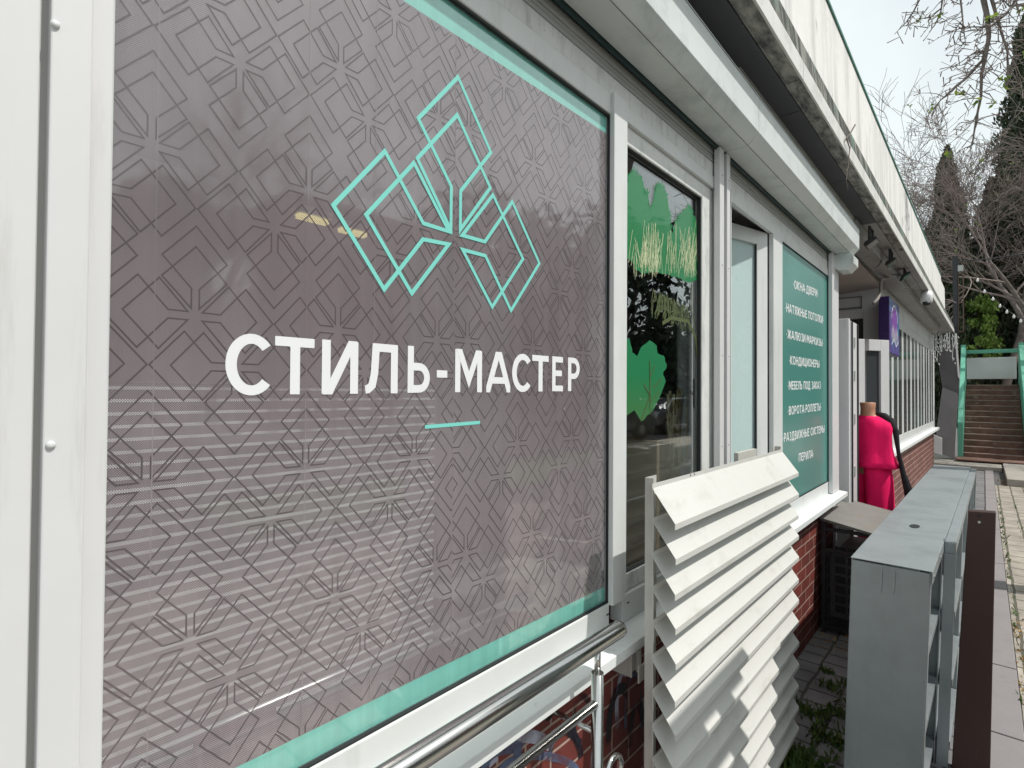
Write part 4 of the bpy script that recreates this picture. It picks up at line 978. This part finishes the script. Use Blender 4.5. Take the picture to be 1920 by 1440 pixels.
# local x: depth (front = -x), local y: shoulder width
b = MB(); b.loft([L(0,0,.95,.09,.15),L(0,0,1.15,.09,.13),L(0,0,1.33,.09,.165),L(0,0,1.395,.07,.15),L(0,0,1.42,.052,.09),L(-.005,0,1.45,.050,.056),L(-.005,0,1.50,.052,.053),L(-.005,0,1.545,.056,.058),L(-.005,0,1.552,.05,.052)],24); b.build('body', 'skin', MN, smooth=True)
def wob(secs, amp, n=36, waves=7):
    b = MB(); b.loft(secs, n)
    for i in range(len(secs)):
        a_ = amp*(i/len(secs))
        for j in range(n):
            v = b.v[i*n+j]; c_ = Vector((secs[i][0],secs[i][1],v.z)); dv = (v-c_); th = 2*math.pi*j/n
            b.v[i*n+j] = c_+dv*(1+a_*math.sin(waves*th+i*.25)+.05*noise.noise(Vector((math.cos(th)*2,math.sin(th)*2,v.z*5))))
    return b
b = wob([L(0,0,1.438,.058,.070),L(0,0,1.415,.070,.115),L(0,0,1.385,.092,.168),L(0,0,1.34,.10,.188),L(0,0,1.27,.105,.186),L(0,0,1.19,.11,.188),L(0,0,1.12,.12,.20),L(0,0,1.06,.135,.215),L(0,0,1.015,.145,.228),L(0,0,1.01,.135,.218)], .12); b.build('blouse', 'pink', MN, smooth=True)
for s in (-1,1):
    b = wob([L(0,s*.06,1.08,.11,.10),L(0,s*.085,.90,.105,.098),L(0,s*.092,.70,.105,.098),L(0,s*.10,.45,.115,.105),L(0,s*.112,.10,.13,.118),L(0,s*.112,.09,.12,.11)], .10, 28, 5); b.build('trouser_leg', 'pink', MN, smooth=True)
b = MB(); b.loft([(mc.x,mc.y,0,.16,.16),(mc.x,mc.y,.015,.16,.16),(mc.x,mc.y,.016,.02,.02),(mc.x,mc.y,.12,.02,.02)],24); b.build('stand', 'curtain', MN)
# black jacket draped over the far shoulder
b = MB(); sh = Vector(L(.03,-.16,1.36,0,0)[:3])
b.tube([Vector(L(.05,-.03,1.46,0,0)[:3]), Vector(L(.06,-.09,1.44,0,0)[:3]), Vector(L(.05,-.15,1.395,0,0)[:3]), Vector(L(.05,-.19,1.32,0,0)[:3]), Vector(L(.06,-.205,1.15,0,0)[:3]), Vector(L(.07,-.235,.98,0,0)[:3]), Vector(L(.07,-.27,.86,0,0)[:3]), Vector(L(.07,-.285,.80,0,0)[:3])], [.016,.028,.036,.022,.014,.02,.03,.036], 14)
b.build('jacket', 'blackcloth', MN, smooth=True)
b = MB(); b.tube([Vector(L(.0,.20,1.36,0,0)[:3]), Vector(L(.0,.25,1.2,0,0)[:3]), Vector(L(.0,.27,1.0,0,0)[:3]), Vector(L(.0,.26,.85,0,0)[:3])], [.05,.06,.055,.05], 14); b.build('sleeve', 'blackcloth', MN, smooth=True)

# ------------------------------------------------------------------ stairs
STX = 16.6; NS = 13; rise = .137; run = .235; sb = .12
yl, yr = on_x(1806,858,STX).y, on_x(1922,862,STX).y
SC = empty('staircase', (STX,(yl+yr)/2,0), 'worn brown concrete outdoor staircase with mint green side walls and a white panel on top', 'staircase')
for i in range(NS):
    b = MB(); x_ = STX+i*run; b.box((x_, yr-.02, 0),(x_+run+.003, yl+.0, sb+(i+1)*rise)); st = b.build('step', 'stairs', SC, bevel=.012)
    b = MB(); b.box((x_-.004, yr+.02, sb+(i+1)*rise-.022),(x_+.05, yl-.02, sb+(i+1)*rise+.004)); b.build('nosing', 'stairedge', st, bevel=.006)
b = MB(); b.box((STX-.7,yr-.9,.13),(STX-.0,yl+.12,.16)); b.build('bottom_slab', 'stairs', SC, bevel=.01)
xt = STX+NS*run
b = MB(); b.box((xt+.003, yr-.1, 0),(xt+3.5, yl+.1, sb+NS*rise)); b.build('top_landing', 'stairs', SC)
def swall(y0, y1, m, nm, zoff, thk=0):
    b = MB(); za = z(-.66)+zoff; zb_ = z(1.36)+zoff
    b.prism([(STX-.05,y0,sb),(STX-.05,y0,za),(xt+.1,y0,zb_),(xt+.1,y0,sb)],(0,y1-y0,0)); return b.build(nm, m, SC, bevel=.01)
swall(yl+.001, yl+.10, 'greenpaint', 'side_wall', 0); swall(yr-.13, yr-.021, 'greenpaint', 'side_wall', 0)
b = MB(); b.box((STX-.10,yl+.10,.1),(STX+.3,yl+.18,z(-.78))); b.build('white_pier', 'whitewall', SC, bevel=.05)
pq0, pq1 = on_x(1813,711,xt+.35), on_x(1906,669,xt+.35)
b = MB(); b.box((xt+.35,pq1.y,pq0.z),(xt+.43,pq0.y,pq1.z)); b.build('white_panel', 'whitewall', SC, bevel=.01)
for s_, y_ in ((0,yl+.05),(1,yr-.075)):
    b = MB(); b.box((xt+.11,y_-.06,sb),(xt+.22,y_+.06,z(1.42))); b.build('post', 'greenpaint', SC, bevel=.012)
b = MB(); gz = on_x(1860,659,xt+.30).z; b.box((xt+.23,yr-.08,gz-.05),(xt+.33,yl+.05,gz+.05)); b.build('cross_bar', 'greenpaint', SC, bevel=.01)

# grey sloping wall left of the stairs
GW = empty('retaining_wall', (STX-.6,.9,0), 'grey sloping concrete wall between the pavilion and the staircase', 'wall')
def slab(pts, X, dx, m, nm, tilt=0):
    b = MB(); P_ = [on_x(*p, X+tilt*(k_)) for k_, p in enumerate(pts)]; b.prism(P_, (dx,0,0)); return b.build(nm, m, GW)
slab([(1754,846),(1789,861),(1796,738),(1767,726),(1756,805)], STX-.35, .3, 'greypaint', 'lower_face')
slab([(1767,726),(1796,738),(1799,706),(1793,628),(1764,640),(1759,680)], STX-.2, .35, mat('shaded_grey_render', (.12,.11,.115), .85, var=.2), 'upper_face')  # same render, shade of the tilted upper face put into its colour
slab([(1790,627),(1794,627),(1800,712),(1796,706)], STX-.24, .035, 'whitewall', 'white_edge')
slab([(1744,846),(1766,853),(1766,822),(1744,812)], STX-.55, .15, 'whitewall', 'plinth')

# icicle lights
IC = empty('icicle_lights', on_x(1770,640,13.9), 'string of unlit white icicle lights hanging from the far roof corner', 'string lights')
b = MB(); bb_ = MB()
for i in range(12):
    px = 1750+44*i/11+random.uniform(-1.5,1.5); ln = random.uniform(18,60); y0 = 622+random.uniform(0,6); X_ = 14.3
    P_ = [on_x(px+random.uniform(-.8,.8), y0+ln*k_/6, X_) for k_ in range(7)]; b.tube(P_, .0045, 4)
    for k_ in range(1,7):
        for r_ in range(1):
            q = P_[k_]+Vector((0,random.uniform(-.03,.03),random.uniform(-.05,.05))); bb_.tube([q,q+Vector((0,random.uniform(-.02,.02),-.035))], .007, 5)
b.build('wire', 'white', IC); bb_.build('lamps', 'bulb', IC)['kind'] = 'stuff'

# dark sign post with lattice frame
SP = empty('sign_frame', on_x(1790,630,STX), 'tall dark steel post with an empty narrow sign frame above the grey wall', 'sign frame')
p0, p1 = on_x(1788,640,STX), on_x(1791,480,STX)
b = MB(); b.box((STX,p1.y-.05,p0.z-.1),(STX+.1,p1.y+.05,p1.z)); b.build('post', 'blackmetal', SP)
f0, f1 = on_x(1796,622,STX), on_x(1807,512,STX)
b = MB(); b.box((STX,f1.y,f0.z),(STX+.06,f1.y+.02,f1.z)); b.box((STX,f0.y-.02,f0.z),(STX+.06,f0.y,f1.z))
for k_ in range(5): zz = f0.z+(f1.z-f0.z)*k_/4; b.box((STX,f1.y+.021,zz-.015),(STX+.05,f0.y-.021,zz+.015))
b.build('frame', mat('rusty_brown_frame', (.10,.055,.045), .6), SP)
b = MB(); q = on_x(1801,503,STX); b.box((STX-.02,q.y-.05,q.z-.07),(STX+.08,q.y+.05,q.z+.07)); b.build('lamp_box', 'curtain', SP)
b = MB(); q2 = on_x(1925,475,STX); q1 = on_x(1795,490,STX); b.tube([q1,(q1+q2)/2+Vector((0,0,-.03)),q2], .016, 6); b.build('arm', 'blackmetal', SP)

# bulb garland
BG = empty('bulb_garland', on_x(1870,550,17.5), 'string of clear round bulbs hanging in front of the dark evergreens', 'string lights')
bp = [(1833,522),(1846,543),(1862,557),(1875,570),(1888,581),(1901,590),(1914,598),(1930,606)]
P_ = [on_x(*p, 17.5) for p in bp]
b = MB(); b.tube(P_, .008, 5); b.build('wire', 'black', BG)
for q in P_: 
    b = MB(); b.loft([(q.x,q.y,q.z-.09,.008,.008),(q.x,q.y,q.z-.08,.022,.022),(q.x,q.y,q.z-.055,.030,.030),(q.x,q.y,q.z-.025,.018,.018),(q.x,q.y,q.z,.012,.012)],12); b.build('bulb', 'bulb', BG, smooth=True)

# ------------------------------------------------------------------ vegetation
def leafquad(mb, p, s, up=None, asp=.5):
    a_ = Vector((random.gauss(0,1),random.gauss(0,1),random.gauss(0,1))).normalized() if up is None else (up+Vector((random.gauss(0,.35),random.gauss(0,.35),random.gauss(0,.2)))).normalized()
    b_ = a_.cross(Vector((random.gauss(0,1),random.gauss(0,1),random.gauss(0,1)))).normalized()
    k_ = len(mb.v); mb.v += [p-a_*s, p+b_*s*asp, p+a_*s, p-b_*s*asp]; mb.f.append([k_,k_+1,k_+2,k_+3])
def cypress(X, px, ytop, ybase_z, rad, n, label, m='cypress', leaf=.11, lean=0):
    top = on_x(px, ytop, X); H = top.z-ybase_z; base = Vector((X, top.y, ybase_z))
    T_ = empty('cypress_tree', base, label, 'tree'); 
    b = MB(); b.tube([base, base+Vector((0,0,H*.5)), base+Vector((0,0,H*.93))], [rad*.16,rad*.1,.02], 8); b.build('trunk', 'bark', T_)
    b = MB(); seed = random.random()*50
    def prof(t): return rad*(min(1,t*5+.25))*(1-t)**.62*1.15
    for _ in range(n):
        t = random.random()**.8; th = random.uniform(0,6.283); zz = t*H*1.0
        lump = .72+.55*noise.noise(Vector((math.cos(th)*1.4, math.sin(th)*1.4, zz*.9+seed)))+.25*noise.noise(Vector((math.cos(th)*4, math.sin(th)*4, zz*2.5+seed)))
        r_ = prof(t)*lump*(random.random()**.35)
        leafquad(b, base+Vector((r_*math.cos(th), r_*math.sin(th), zz+random.uniform(-.1,.15))), leaf*random.uniform(.6,1.5), Vector((math.cos(th)*.25,math.sin(th)*.25,1)), .32)
    b.build('crown', m, T_)
    return T_
cypress(21.5, 1776, 282, 0, 1.12, 34000, 'slim grey green cypress standing alone behind the bare twigs', leaf=.07)
cypress(25, 1925, 30, 0, 1.9, 42000, 'very tall cypress at the right edge of the picture', leaf=.085)
cypress(27, 1716, 455, 0, 1.6, 6000, 'small dark cypress behind the roof edge', leaf=.14)
cypress(28, 1858, 340, 0, 1.7, 26000, 'dark cypress between the lone slim one and the tallest one', 'brownfol', .09)
cypress(26.5, 1888, 290, 0, 1.6, 26000, 'brownish cypress close against the tallest one', 'brownfol', .09)

def bushy(name, base, H, r, n, m, label, leaf=.12, up=None, cat='tree'):
    T_ = empty(name, base, label, cat)
    b = MB(); b.tube([base, base+Vector((0,0,H*.6))], [r*.06,r*.03], 7)
    for i in range(7):
        a_ = random.uniform(0,6.28); e_ = base+Vector((r*.6*math.cos(a_), r*.6*math.sin(a_), H*random.uniform(.5,.85))); b.tube([base+Vector((0,0,H*.3)), (base+e_)/2+Vector((0,0,H*.25)), e_], [r*.03,r*.02,.01], 5)
    b.build('trunk', 'bark', T_)
    b = MB(); cl = []
    for i in range(34): 
        a_ = random.uniform(0,6.28); e_ = random.uniform(-.9,1); q = math.sqrt(1-e_*e_)
        cl.append((base+Vector((r*.75*q*math.cos(a_), r*.75*q*math.sin(a_), H*.55+e_*H*.36)), r*random.uniform(.22,.42)))
    for _ in range(n):
        c_, rr = random.choice(cl); d_ = Vector((random.gauss(0,1),random.gauss(0,1),random.gauss(0,.8))); d_ = d_.normalized()*rr*random.random()**.4
        leafquad(b, c_+d_, leaf*random.uniform(.6,1.4), up, .45)
    b.build('crown', m, T_)
bushy('evergreen_tree', Vector((27,.9,0)), 7.2, 3.0, 15000, 'brownfol', 'broad dark evergreen filling the space behind the roof end and the stairs', .16)
bushy('evergreen_tree', Vector((26,-1.6,0)), 8.5, 3.2, 15000, 'pine', 'broad dark evergreen right behind the bulb garland', .16)
bushy('evergreen_tree', Vector((30,3.6,0)), 7.0, 3.2, 9000, 'brownfol', 'broad brown evergreen seen above the far parapet end', .18)
q = on_x(1832,600,21.5)
bushy('bamboo_bush', Vector((21.5,q.y,1.9)), 2.9, .6, 5200, 'bamboo', 'bright green bamboo bush above the top of the stairs', .07, Vector((0,0,-.6)), 'bush')
# dark hedge mass far behind
b = MB()
for _ in range(26000):
    y_ = random.uniform(-26,14); x_ = 33+random.gauss(0,.7); zz = random.uniform(0,1)**.9*(5.3+1.3*noise.noise(Vector((0,y_*.35,3)))); leafquad(b, Vector((x_,y_,zz)), random.uniform(.14,.32), None, .6)
tag(b.build('distant_woodland', 'darkbush', loc=(33,0,0)), kind='stuff')
b = MB(); b.quad((34.5,-40,0),(34.5,24,0),(34.5,24,5.0),(34.5,-40,5.0)); tag(b.build('hillside', 'darkbush', loc=(34.5,0,0)), kind='structure')

# bare trees, recursive
def baretree(base, d0, L0, r0, depth, label, seed, leafn=0, droop=0, spread=.55):
    random.seed(seed); T_ = empty('bare_tree', base, label, 'tree')
    tr = MB(); twg = MB(); lf = MB()
    def grow(p, d, Ln, r, k_):
        pts = [p]; rs = [max(.0055, r)]; q = p.copy(); dd = d.copy(); nseg = 4 if k_ > 1 else 3
        for i in range(nseg):
            dd = (dd+Vector((random.gauss(0,.13),random.gauss(0,.13),random.gauss(0,.11)-droop*.06))).normalized(); q = q+dd*Ln/nseg; pts.append(q.copy()); rs.append(max(.0055, r*(1-.45*(i+1)/nseg)))
        (tr if k_ >= depth-1 else twg).tube(pts, rs, 6 if k_ > 2 else 3, False)
        if k_ == 0:
            if random.random() < leafn:
                for _ in range(5): leafquad(lf, q+Vector((random.gauss(0,.03),random.gauss(0,.03),random.gauss(0,.03))), random.uniform(.02,.045))
            return
        nb = random.choice((3,4,4,5)) if k_ > 1 else random.choice((3,4,5))
        for i in range(nb):
            t = random.uniform(.25,1) if i else 1; idx = min(nseg, max(1, round(t*nseg))); bp_ = pts[idx]
            ax = dd.orthogonal().normalized(); ax.rotate(Matrix.Rotation(random.uniform(0,6.283),3,dd)); nd = (dd+ax*random.uniform(.35,1.0)*spread*1.6).normalized()
            grow(bp_, nd, Ln*random.uniform(.55,.8), rs[idx]*.62, k_-1)
    grow(base, d0, L0, r0, depth)
    t_ = tr.build('trunk', 'bark', T_, smooth=True); twg.build('twigs', 'twig', T_)
    if lf.v: lf.build('young_leaves', 'springleaf', T_)
    return T_
baretree(Vector((19.5,-1.45,0)), Vector((.02,.16,1)), 4.0, .17, 6, 'big bare tree rising beside the right green stair wall', 11, .015, 0)
baretree(Vector((24.5,1.3,0)), Vector((0,.02,1)), 4.5, .13, 6, 'bare tree with fine twigs behind the end of the roof', 5, .012, 0)
baretree(Vector((20.5,-.2,0)) , Vector((0,.05,1)), 4.6, .13, 5, 'leaning bare tree whose twigs cross the sky above the parapet', 23, .02, 0)
# overhanging bough from a tree standing right of the frame
random.seed(31)
OB = empty('plane_tree', Vector((7.0,-2.6,0)), 'tree right of the picture whose thin budding boughs hang down over the path', 'tree')
tr = MB(); tr.tube([(7.0,-2.6,0),(7.0,-2.5,2.5),(6.8,-2.2,4.6),(6.6,-1.6,5.8)], [.18,.15,.11,.07], 10)
tw_ = MB(); lf = MB()
def bough(pts, X, r, par=tr, n_side=9, sl=.35):
    n_side = int(n_side*1.5)
    P_ = [on_x(*p, X) for p in pts]; k_ = len(P_); par.tube(P_, [r*(1-.75*i/(k_-1)) for i in range(k_)], 6, False)
    for i in range(n_side):
        t = random.uniform(.05,1)*(k_-1); j = min(k_-2,int(t)); p = P_[j].lerp(P_[j+1], t-j); dd = (P_[j+1]-P_[j]).normalized()
        for s in range(1):
            d = (dd*.6+Vector((random.gauss(0,.5),random.gauss(0,.9),random.gauss(0,.6)))).normalized(); L_ = sl*random.uniform(.4,1.2); q = p.copy(); pp = [q.copy()]
            for m_ in range(4): d = (d+Vector((random.gauss(0,.2),random.gauss(0,.2),random.gauss(-.05,.2)))).normalized(); q = q+d*L_/4; pp.append(q.copy())
            tw_.tube(pp, [.0045,.004,.003,.0025,.002], 4, False)
            for h_ in range(3):
                c_ = pp[random.randint(1,4)]; e_ = c_+Vector((random.gauss(0,.05),random.gauss(0,.05),random.gauss(0,.05))); tw_.tube([c_,e_],[.003,.005],4,False)
                if random.random() < .04:
                    for _ in range(5): leafquad(lf, e_+Vector((random.gauss(0,.02),random.gauss(0,.02),random.gauss(0,.02))), random.uniform(.02,.04))
c4 = lambda x, y: (1640+x/2.571, y/2.571)
def B4(pts, X=7.0, r=.016, n=9, sl=.35): bough([c4(*p) for p in pts], X, r, tr, n, sl)
B4([(520,-120),(525,0),(545,90),(550,180),(535,270),(515,360),(512,470),(490,570),(470,700)], r=.026, n=26)
B4([(540,230),(520,290),(450,370),(380,430),(320,480),(270,540)], r=.016, n=12, sl=.3)
B4([(560,-20),(600,120),(640,250),(640,420)], r=.016, n=14)
B4([(230,-30),(190,50),(150,110),(95,165)], r=.010, n=6, sl=.2)
B4([(330,-30),(320,50),(290,120)], r=.010, n=5, sl=.18); B4([(320,40),(270,85),(205,90)], r=.007, n=3, sl=.12)
B4([(700,-30),(640,60),(560,130),(440,130),(350,155)], r=.012, n=12, sl=.25)
B4([(410,-40),(420,50),(430,150),(440,220)], r=.010, n=6, sl=.2)
B4([(560,240),(470,260),(430,290),(370,330)], r=.009, n=6, sl=.15)
B4([(720,20),(650,30),(600,-20)], r=.012, n=6, sl=.3)
tr.build('trunk', 'bark', OB, smooth=True); tw_.build('twigs', 'twig', OB); lf.build('young_leaves', 'springleaf', OB)

# weeds between the pavers, and dry leaves on the sunlit paving
random.seed(3)
b = MB()
def tuft(x, y, n, s):
    for _ in range(n):
        p = Vector((x+random.gauss(0,s),y+random.gauss(0,s),.006)); d = Vector((random.gauss(0,.5),random.gauss(0,.5),1)).normalized(); L_ = random.uniform(.012,.05)
        sd = d.cross(Vector((random.gauss(0,1),random.gauss(0,1),.1))).normalized()*random.uniform(.002,.006); k_ = len(b.v)
        b.v += [p-sd, p+sd, p+d*L_*.6+sd*1.3, p+d*L_, p+d*L_*.6-sd*1.3]; b.f.append([k_,k_+1,k_+2,k_+3,k_+4])
for (px,py,n,s) in ((1530,1345,110,.04),(1560,1290,50,.025),(1545,1385,90,.035),(1500,1330,40,.03),(1490,1430,320,.05),(1520,1440,130,.04),(1570,1400,40,.02),(1550,1262,30,.02),(1575,1340,50,.02),(1470,1440,160,.04)):
    q = on_z(px,py,0); tuft(q.x,q.y,n,s)
for i in range(70): 
    x_ = random.uniform(2.2,4.2); y_ = random.uniform(.42,.60) ; tuft(x_,y_,4,.012)
for i in range(150):
    x_ = random.uniform(2.4,11); y_ = -.15-random.choice((.0,.0,.0,.16,.32,.48))-random.uniform(0,.012); tuft(x_,y_,2,.010)
tag(b.build('weeds', 'grass'), kind='stuff')
b = MB()
for (px,py,n,s) in ((1905,1180,60,.07),(1915,1290,70,.07),(1912,1400,80,.06),(1895,905,140,.22),(1910,1230,60,.07)):
    q = on_z(px,py,0)
    for _ in range(n): leafquad(b, Vector((q.x+random.gauss(0,s*1.6),q.y+random.gauss(0,s*.7),.012)), random.uniform(.006,.016))
for _ in range(170): leafquad(b, Vector((4.2-.35*random.random(),random.uniform(.62,.85),.009)), random.uniform(.004,.009))
tag(b.build('fallen_leaves', 'dryleaf'), kind='stuff')

# graffiti on the brick base
GF = MB(); gmats = []
def spray(pts, w_, mname, lab):
    b = MB(); P_ = [(on_y(*p,.8605).x, on_y(*p,.8605).z) for p in pts]; flat(b, strip(P_, w_), .8607-.0002*spray.k); spray.k += 1; return b
spray.k = 1
sm = mat('black_spray_paint', (.012,.012,.02), .5); sw = mat('white_spray_paint', (.45,.46,.55), .6); sbm = mat('blue_grey_spray_paint', (.10,.13,.22), .6)
for M_ in (sw, sbm, sm):
    n_ = M_.node_tree.nodes; l_ = M_.node_tree.links; o_ = n_['Material Output']; b_ = n_['Principled BSDF']
    tr_ = n_.new('ShaderNodeBsdfTransparent'); x_ = n_.new('ShaderNodeMixShader'); zn = n_.new('ShaderNodeTexNoise'); zn.inputs['Scale'].default_value = 9; zn.inputs['Detail'].default_value = 6
    tco = n_.new('ShaderNodeTexCoord'); mr_ = n_.new('ShaderNodeMapRange'); mr_.inputs['From Min'].default_value = .42; mr_.inputs['From Max'].default_value = .66
    l_.new(tco.outputs['Object'], zn.inputs['Vector']); l_.new(zn.outputs['Fac'], mr_.inputs['Value']); l_.new(mr_.outputs['Result'], x_.inputs['Fac']); l_.new(b_.outputs[0], x_.inputs[1]); l_.new(tr_.outputs[0], x_.inputs[2]); l_.new(x_.outputs[0], o_.inputs['Surface'])
GG = empty('graffiti', (1.0,.86,.7), 'black and white spray paint scrawl on the red brick under the sill', 'graffiti')
def addspray(pts, w_, m):
    spray(pts, w_, None, None).build('spray_stroke', m, GG)
def curl(cx, cy, rx, ry, a0, a1, w_, m, n=14):
    addspray([(cx+rx*math.cos(R(a0+(a1-a0)*i/n)), cy+ry*math.sin(R(a0+(a1-a0)*i/n))) for i in range(n+1)], w_, m)
curl(985,1425,60,45,170,330,.030,sw); curl(1060,1430,30,60,190,350,.024,sm); curl(1010,1455,75,38,180,350,.020,sbm)
curl(1188,1340,16,75,160,380,.016,sbm); curl(1170,1330,14,70,150,290,.022,sw); curl(1165,1380,24,90,170,300,.034,sm); curl(1195,1400,14,80,180,330,.03,sm)
curl(1092,1350,18,44,100,330,.018,sm); curl(955,1440,46,40,180,300,.03,sbm)

# ------------------------------------------------------------------ what the windows mirror: street side
random.seed(77)
def car(x, y, label, paint):
    C_ = empty('parked_car', (x,y,0), label, 'car', 'cars parked across the street')
    prof = [(-2.1,.35),(-2.15,.7),(-1.9,.92),(-1.2,1.0),(-.65,1.42),(.75,1.45),(1.45,1.05),(2.1,.95),(2.2,.6),(2.15,.35)]
    b = MB(); b.prism([(x+a_,y-.85,c_) for a_,c_ in prof],(0,1.7,0)); b.build('body', paint, C_, bevel=.09)
    for s in (-.862,.842):
        b = MB(); b.prism([(x-1.05,y+s,1.0),(x-.58,y+s,1.36),(x+.68,y+s,1.38),(x+1.25,y+s,1.04)],(0,.02,0)); b.build('side_window', 'carglass', C_)
    for sx in (-1.35,1.35):
        for sy in (-.78,.78):
            b = MB(); b.tube([(x+sx,y+sy-.11,.33),(x+sx,y+sy+.11,.33)], .33, 24); wh = b.build('wheel', 'tyre', C_)
            b = MB(); b.tube([(x+sx,y+sy-.12,.33),(x+sx,y+sy+.12,.33)], .2, 12); b.build('rim', 'steel', wh)
car(15.5,-8.0,'dark blue hatchback mirrored in the narrow sash glass','carpaint'); car(21.0,-8.4,'grey hatchback mirrored behind the dark one','cargrey'); car(9.0,-8.4,'dark hatchback mirrored in the mauve film','carpaint')
bushy('pine_tree', Vector((15,-13,0)), 9.5, 4.0, 5000, 'pine', 'dark pine mirrored in the narrow sash glass', .25)
bushy('pine_tree', Vector((23,-12,0)), 10.5, 4.2, 6000, 'pine', 'dark pine across the street, farther along the path', .25)
bushy('pine_tree', Vector((5,-15,0)), 7.0, 3.0, 6000, 'pine', 'dark pine across the street facing the mauve film', .25)
KB = empty('street_building', (23,-26,0), 'red brown block across the street mirrored in the big film', 'building')
b = MB(); b.box((13,-30,0),(36,-25,11.5)); b.build('wall', 'redwall', KB); b = MB(); b.box((12.6,-30.5,11.5),(36.4,-24.6,11.9)); b.build('roof', 'greypaint', KB)
for fl in range(3):
    for c_ in range(6):
        f_ = MB(); f_.box((14.4+c_*3.6,-24.98,1.4+fl*3.4),(16.2+c_*3.6,-24.92,3.2+fl*3.4)); f_ = f_.build('window', 'whitewall', KB)
        b = MB(); b.box((14.55+c_*3.6,-24.915,1.55+fl*3.4),(16.05+c_*3.6,-24.90,3.05+fl*3.4)); b.build('pane', 'darkglass', f_)
b = MB(); b.quad((2.5,-6.6,.006),(14,-6.6,.006),(14,-4.2,.006),(2.5,-4.2,.006)); tag(b.build('lawn', mat('lawn_grass', (.07,.16,.04), .9, var=.3, vscale=3)), kind='structure')
baretree(Vector((6.5,-8.5,0)), Vector((0,.05,1)), 3.4, .14, 5, 'bare tree across the street mirrored at the top of the film', 41, 0, 0)
baretree(Vector((2.5,-7.5,0)), Vector((0,.05,1)), 3.2, .13, 5, 'second bare tree across the street, nearer the jamb', 43, 0, 0)
baretree(Vector((12.5,-9.5,0)), Vector((0,.05,1)), 3.2, .13, 5, 'bare street tree beside the parked cars', 44, 0, 0)

b = MB(); random.seed(12)
for _ in range(16000):
    x_ = random.uniform(14,75); zz = random.random()**.9*(3.2+1.4*noise.noise(Vector((x_*.25,0,7)))); leafquad(b, Vector((x_,-17+random.gauss(0,.6),zz)), random.uniform(.18,.4), None, .6)
tag(b.build('street_thicket', 'pine', loc=(30,-17,0)), kind='stuff')
b = MB(); b.quad((14,-18.2,0),(75,-18.2,0),(75,-18.2,2.8),(14,-18.2,2.8)); tag(b.build('thicket_backing', 'darkbush', loc=(30,-18,0)), kind='structure')  # dark sheet added behind the thicket to darken the window reflections

DF = empty('added_shade_board', (1.95,-.35,0), 'grey metal board with small openings, added out of view to shade the louvred panel', 'shade board')
b = MB(); ya_, yb_ = -.365, -.335; xs = [1.58,1.70,1.80,1.93,2.04,2.16,2.29]; zs_ = [.12,1.96,2.05,2.15,2.24,2.31]  # unseen board added for its shadow; openings shaped to leave light patches
for i in range(6):
    for j in range(5):
        if (j == 1 and i in (1,4)) or (j == 3 and i in (3,5)) : continue
        b.box((xs[i],ya_,zs_[j]),(xs[i+1]-.0005,yb_,zs_[j+1]-.0005))
b.build('panel', 'galv', DF)
for x_ in (1.62,2.22): MB().box((x_,-.62,0),(x_+.04,-.10,.119)).build('foot', 'galv', DF)
